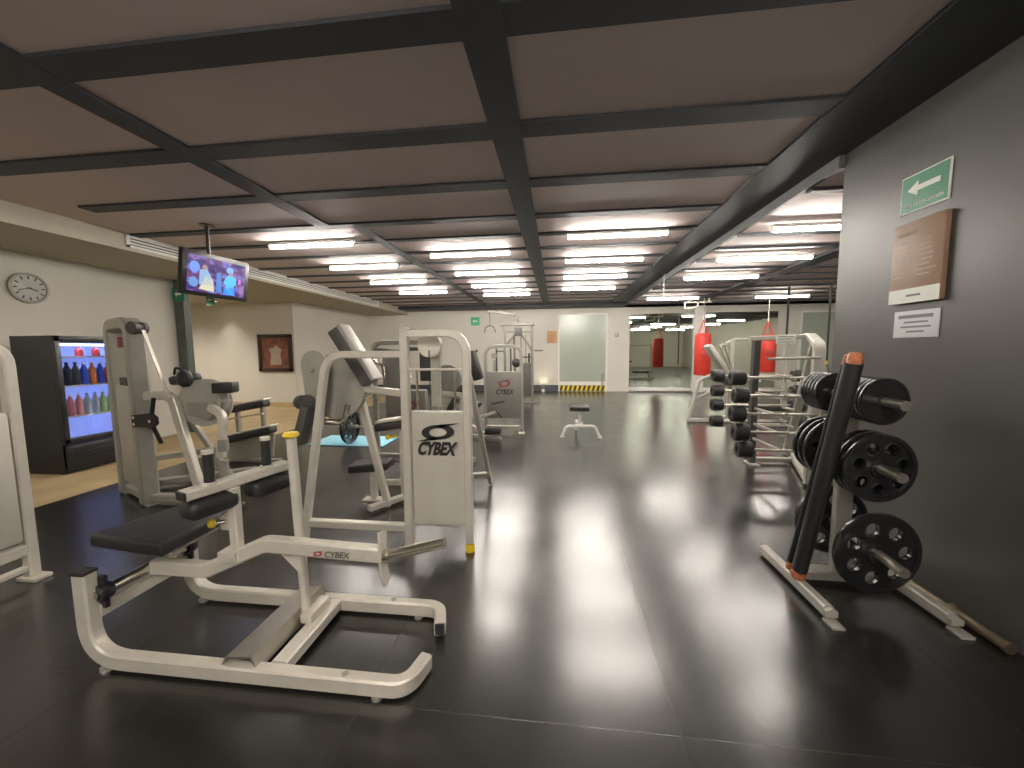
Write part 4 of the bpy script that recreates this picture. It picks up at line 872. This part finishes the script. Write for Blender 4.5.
for i, z_ in enumerate(fz):
    b = NB(); x_ = 2.53+.19*z_/1.42
    for xa, ya in ((x_, leg_y(z_)+.02), (2.315, 4.78)):
        b = NB(); tube(b, [(xa, ya, z_-.03), (xa, leg_y(z_)-.085, z_-.03), (xa, leg_y(z_)-.085, z_+.02)], .03, .018, r=.01, up=X); t.part('hook', b, M['silver_dk'])
for z_ in rz_:
    for xa in (2.96, 2.42):
        b = NB(); tube(b, [(xa, 4.84 if xa < 2.6 else 5.1, z_-.03), (xa, 5.37, z_-.03), (xa, 5.37, z_+.02)], .03, .018, r=.01, up=X); t.part('hook', b, M['silver_dk'])
bbp = None
def fixed_barbell(loc, s, lab, grp, rz):
    global bbp
    if bbp is None:
        q = Thing('fixed_barbell', 'x', 'barbell', (0, 0, 0))
        b = NB(); cyl(b, (-.45, 0, 0), (.45, 0, 0), .0145, seg=12); q.part('bar', b, M['steel'])
        for sg in (-1, 1):
            b = NB(); lathe(b, (sg*.42, 0, 0), (sg, 0, 0), [(0, 0), (.07, 0), (.085, .012), (.085, .13), (.07, .142), (.03, .142), (.03, .132), (0, .132)], 10); q.part('weight_head', b, M['rubber'])
        bbp = q.o; o = bbp
    else: o = copy_tree(bbp)
    o.location = loc; o.scale = (1, s, s); o.rotation_euler = (0, 0, rz); o['label'] = lab; o['group'] = grp
names = ['topmost', 'second from the top', 'middle one', 'second from the bottom', 'lowest']
xoff = [-.05, -.03, -.07, -.05, -.02]
for i, z_ in enumerate(fz):
    fixed_barbell((2.43+xoff[i], leg_y(z_)-.05, z_), [1.0, .95, 1.0, 1.08, 1.0][i], 'fixed barbell with black heads on the near side of the rack, %s' % names[i], 'barbells on the near side of the rack', -.06)
for i, z_ in enumerate(rz_):
    fixed_barbell((2.62, 5.34, z_), .95, 'fixed barbell with black heads on the far side of the rack, %s' % ['topmost', 'second from the top', 'third from the top', 'lowest'][i], 'barbells on the far side of the rack', 0)
# ---- press bench behind the rack
t = Thing('incline_press_bench', 'grey incline bench station with curved tube legs behind the barbell rack', 'bench', (3.4, 7.5, 0))
b = NB(); tube(b, [(2.48, 7.5, .02), (2.66, 7.5, .80), (2.85, 7.5, .88), (3.15, 7.5, .86)], .07, r=.12, n=8); t.part('curved_leg', b, M['cam'])
b = NB(); tube(b, [(2.46, 7.5, .04), (4.44, 7.45, .04)], .07, .06, up=Z); t.part('base_bar', b, M['cam'])
b = NB(); tube(b, [(3.40, 7.1, .04), (4.5, 7.1, .04)], .06, .05, up=Z); t.part('base_bar', b, M['cam'])
b = NB(); obox(b, (2.74, 7.4, 1.45), (3.10, 7.4, .90), .30, .09, up=X, bev=.03); bp_ = t.part('backrest', b, M['silver_dk'])
b = NB(); pad(b, (3.18, 7.4, .80), (1, 0, 0), (0, 1, 0), .40, .32, .09, 0, .02); t.part('seat', b, M['vinyl'])
b = NB(); tube(b, [(2.62, 7.5, .45), (3.1, 7.45, .72), (3.3, 7.4, .74)], .05, r=.08); t.part('strut', b, M['silver_dk'])
for x_ in (3.25, 4.2):
    b = NB(); tube(b, [(x_, 7.6, .04), (x_, 7.6, 1.55)], .08, .07, up=Y); t.part('upright', b, M['silver_dk'])
b = NB(); tube(b, [(3.0, 7.55, 1.42), (3.3, 7.6, 1.55), (4.2, 7.6, 1.55)], .05, r=.08); t.part('top_tube', b, M['cam'])
b = NB(); tube(b, [(3.25, 7.5, .9), (3.0, 7.5, 1.45)], .04); tube(b, [(3.1, 7.55, 1.5), (3.25, 7.55, 1.0)], .03); t.part('link_rod', b, M['chrome'])
b = NB(); pad(b, (3.9, 7.3, .32), (1, 0, 0), (0, 1, 0), .9, .30, .09, 0, .02); t.part('bench_pad', b, M['vinyl'])
b = NB(); tube(b, [(3.6, 7.3, .04), (3.6, 7.3, .28)], .06, .06, up=Y); tube(b, [(4.2, 7.3, .04), (4.2, 7.3, .28)], .06, .06, up=Y); t.part('pad_post', b, M['silver_dk'])

# ================================================================== PLATE TREE
t = Thing('plate_tree', 'light grey weight plate tree standing against the charcoal wall', 'rack', (1.70, 2.38, 0))
for x_ in (1.39, 1.955):
    b = NB(); tube(b, [(x_, 2.02, .045), (x_, 2.64, .045)], .05, .06, up=Z); f = t.part('foot_bar', b, M['cam'])
    b = NB(); prism(b, [(-.028, 0), (.028, 0), (.028, .03), (0, .045), (-.028, .03)], (x_, 2.005, .03), X, Z, .02); box(b, (x_, 1.98, .007), (.06, .08, .014), bev=.003); t.part('foot_plate', b, M['cam'], f)
b = NB(); tube(b, [(1.41, 2.38, .05), (1.93, 2.38, .05)], .10, .05, up=Z); t.part('cross_bar', b, M['cam'])
b = NB(); tube(b, [(1.67, 2.38, .05), (1.67, 2.38, 1.20)], .085, .05, up=Y); t.part('post', b, M['cam'])
PEG = [(1.635, 1.13), (1.645, .79), (1.69, .325)]
SL = .1; RZ = .06
for (x_, z_) in PEG:
    b = NB(); cyl(b, (x_, 2.35, z_), (x_-SL*.42, 1.93, z_-.005), .0235); t.part('peg', b, M['steel'])
    b = NB(); cyl(b, (x_+SL*.06, 2.41, z_), (x_+SL*.42, 2.77, z_), .0235); t.part('peg', b, M['steel'])
protos = {}
def plate(kind, loc, lab, grp, rot=0.0):
    if kind not in protos:
        R, th_, hl = {'large': (.215, .042, 7), 'medium': (.176, .030, 7), 'small': (.118, .022, 0)}[kind]
        o = link('weight_plate', plate_bm(R, th_, hl), M['iron']); protos[kind] = o
    else: o = protos[kind].copy(); COL.objects.link(o)
    o.location = (loc[0]+SL*(loc[1]-2.35), loc[1], loc[2]); o.rotation_euler = Matrix.Rotation(RZ, 3, 'Z').__matmul__(Matrix.Rotation(rot, 3, 'Y')).to_euler(); o['label'] = lab; o['category'] = 'weight plate'; o['group'] = grp
plate('large', (1.69, 2.12, .322), 'large black weight plate with round holes on the lowest near peg', 'large plates', .25)
plate('large', (1.69, 2.52, .322), 'large black weight plate with round holes on the lowest far peg', 'large plates', .6)
mnames = ['outermost', 'second', 'third', 'innermost']
for k in range(3): plate('medium', (1.645, 2.08+k*.055, .787), 'medium black weight plate with round holes on the middle near peg, %s' % ['outermost', 'middle one', 'innermost'][k], 'medium plates on the middle near peg', .1+k*.4)
for k in range(3): plate('medium', (1.645, 2.46+k*.06, .787), 'medium black weight plate on the middle far peg, %s' % ['innermost', 'middle one', 'outermost'][k], 'medium plates on the middle far peg', .5*k)
pn = ['outermost', 'second from outside', 'third from outside', 'third from inside', 'second from inside', 'innermost']
for k in range(6): plate('small', (1.635, 2.07+k*.032, 1.128), 'small solid black weight plate on the top near peg, %s' % pn[k], 'small plates on the top near peg')
pn2 = ['innermost', 'second from inside', 'middle one', 'second from outside', 'outermost']
for k in range(5): plate('small', (1.635, 2.47+k*.036, 1.128), 'small solid black weight plate on the top far peg, %s' % pn2[k], 'small plates on the top far peg')
# body bars leaning on the tree
def bodybar(p0, p1, r, lab):
    p0, p1 = V(p0), V(p1); d = (p1-p0).normalized(); L_ = (p1-p0).length
    t = Thing('padded_bar', lab, 'bar', p0, 'padded bars leaning on the tree')
    b = NB(); lathe(b, p0, d, [(0, .05), (r*.96, .05), (r, .06), (r, L_-.05), (0, L_-.05)], 18); t.part('sleeve', b, M['rubber'])
    b = NB(); lathe(b, p0, d, [(0, 0), (r*.85, 0), (r*.98, .01), (r*.98, .04), (0, .04)], 18); t.part('end_tape', b, M['orange'], None, 'orange taped end')
    b = NB(); lathe(b, p0, d, [(0, L_-.055), (r*.8, L_-.055), (r*.8, L_-.01), (r*.6, L_), (0, L_)], 18); t.part('end_tape', b, M['orange'], None, 'orange taped end')
bodybar((1.385, 2.27, .077), (1.425, 2.01, 1.37), .038, 'thick black padded bar with orange taped ends leaning on the plate tree')
bodybar((1.385, 2.36, .077), (1.435, 2.08, 1.36), .016, 'slim black bar with orange ends leaning beside the thicker padded bar')
# olympic bar on the floor
t = Thing('barbell', 'dull bronze barbell lying on the floor along the charcoal wall', 'barbell', (2.045, 2.6, .03))
b = NB(); cyl(b, (2.045, 1.88, .03), (2.045, 3.9-.75, .03), .016); sl = t.part('shaft', b, M['bronze'])
b = NB(); lathe(b, (2.045, 1.86, .03), Y, [(0, 0), (.028, 0), (.028, .02), (.025, .022), (.025, .24), (.034, .242), (.034, .27), (.0, .27)], 18); t.part('sleeve', b, M['bronze'])

# ================================================================== SIGNS ON THE CHARCOAL WALL
WX = 2.1
t = Thing('exit_sign', 'green evacuation route sign with white left arrow on the charcoal wall', 'sign', (WX, 2.54, 2.3))
b = NB(); span(b, (WX-.008, 2.39, 2.19), (WX, 2.69, 2.41), bev=.003); t.part('border', b, M['signwhite'])
b = NB(); span(b, (WX-.010, 2.40, 2.20), (WX-.007, 2.68, 2.40)); t.part('panel', b, M['green'])
b = NB(); exit_arrow(b, (WX-.011, 2.54, 2.32), MY, Z, .24, .16); t.part('arrow', b, M['signwhite'])
b = NB(); textmesh(b, 'RUTA DE EVACUACIÓN', (WX-.0105, 2.66, 2.222), MY, Z, .24, .022, t=.001); t.part('lettering', b, M['signwhite'])
t = Thing('notice_board', 'tall brown notice board with pale lettering and white strip on the charcoal wall', 'notice', (WX, 2.53, 1.9))
b = NB(); span(b, (WX-.03, 2.37, 1.655), (WX-.001, 2.69, 2.13), bev=.003); bd = t.part('board', b, M['brownboard'])
b = NB(); span(b, (WX-.032, 2.371, 1.656), (WX-.029, 2.689, 1.74)); t.part('white_strip', b, M['signwhite'])
b = NB(); textmesh(b, 'GIMNASIO', (WX-.031, 2.66, 2.05), MY, Z, .13, .022, t=.001)
for k in range(8):
    for c0, c1 in ((2.665, 2.56), (2.52, 2.395)):
        l_ = (c0-c1)*(.55+.45*random.random()); span(b, (WX-.0315, c0-l_, 2.005-k*.028), (WX-.030, c0, 2.011-k*.028))
t.part('lettering', b, M['tanprint'], bd)
b = NB(); span(b, (WX-.0335, 2.48, 1.692), (WX-.032, 2.57, 1.704)); t.part('strip_print', b, M['greyprint'])
t = Thing('paper_notice', 'small white paper notice below the brown board on the charcoal wall', 'notice', (WX, 2.53, 1.53))
b = NB(); span(b, (WX-.006, 2.385, 1.45), (WX, 2.67, 1.61), bev=.002); t.part('sheet', b, M['paper'])
b = NB()
for k, (a_, c_) in enumerate(((2.64, 2.42), (2.60, 2.45), (2.62, 2.43), (2.58, 2.47))):
    span(b, (WX-.0075, c_, 1.565-k*.028), (WX-.006, a_, 1.575-k*.028+(.01 if k == 0 else 0)))
t.part('printed_lines', b, M['greyprint'])
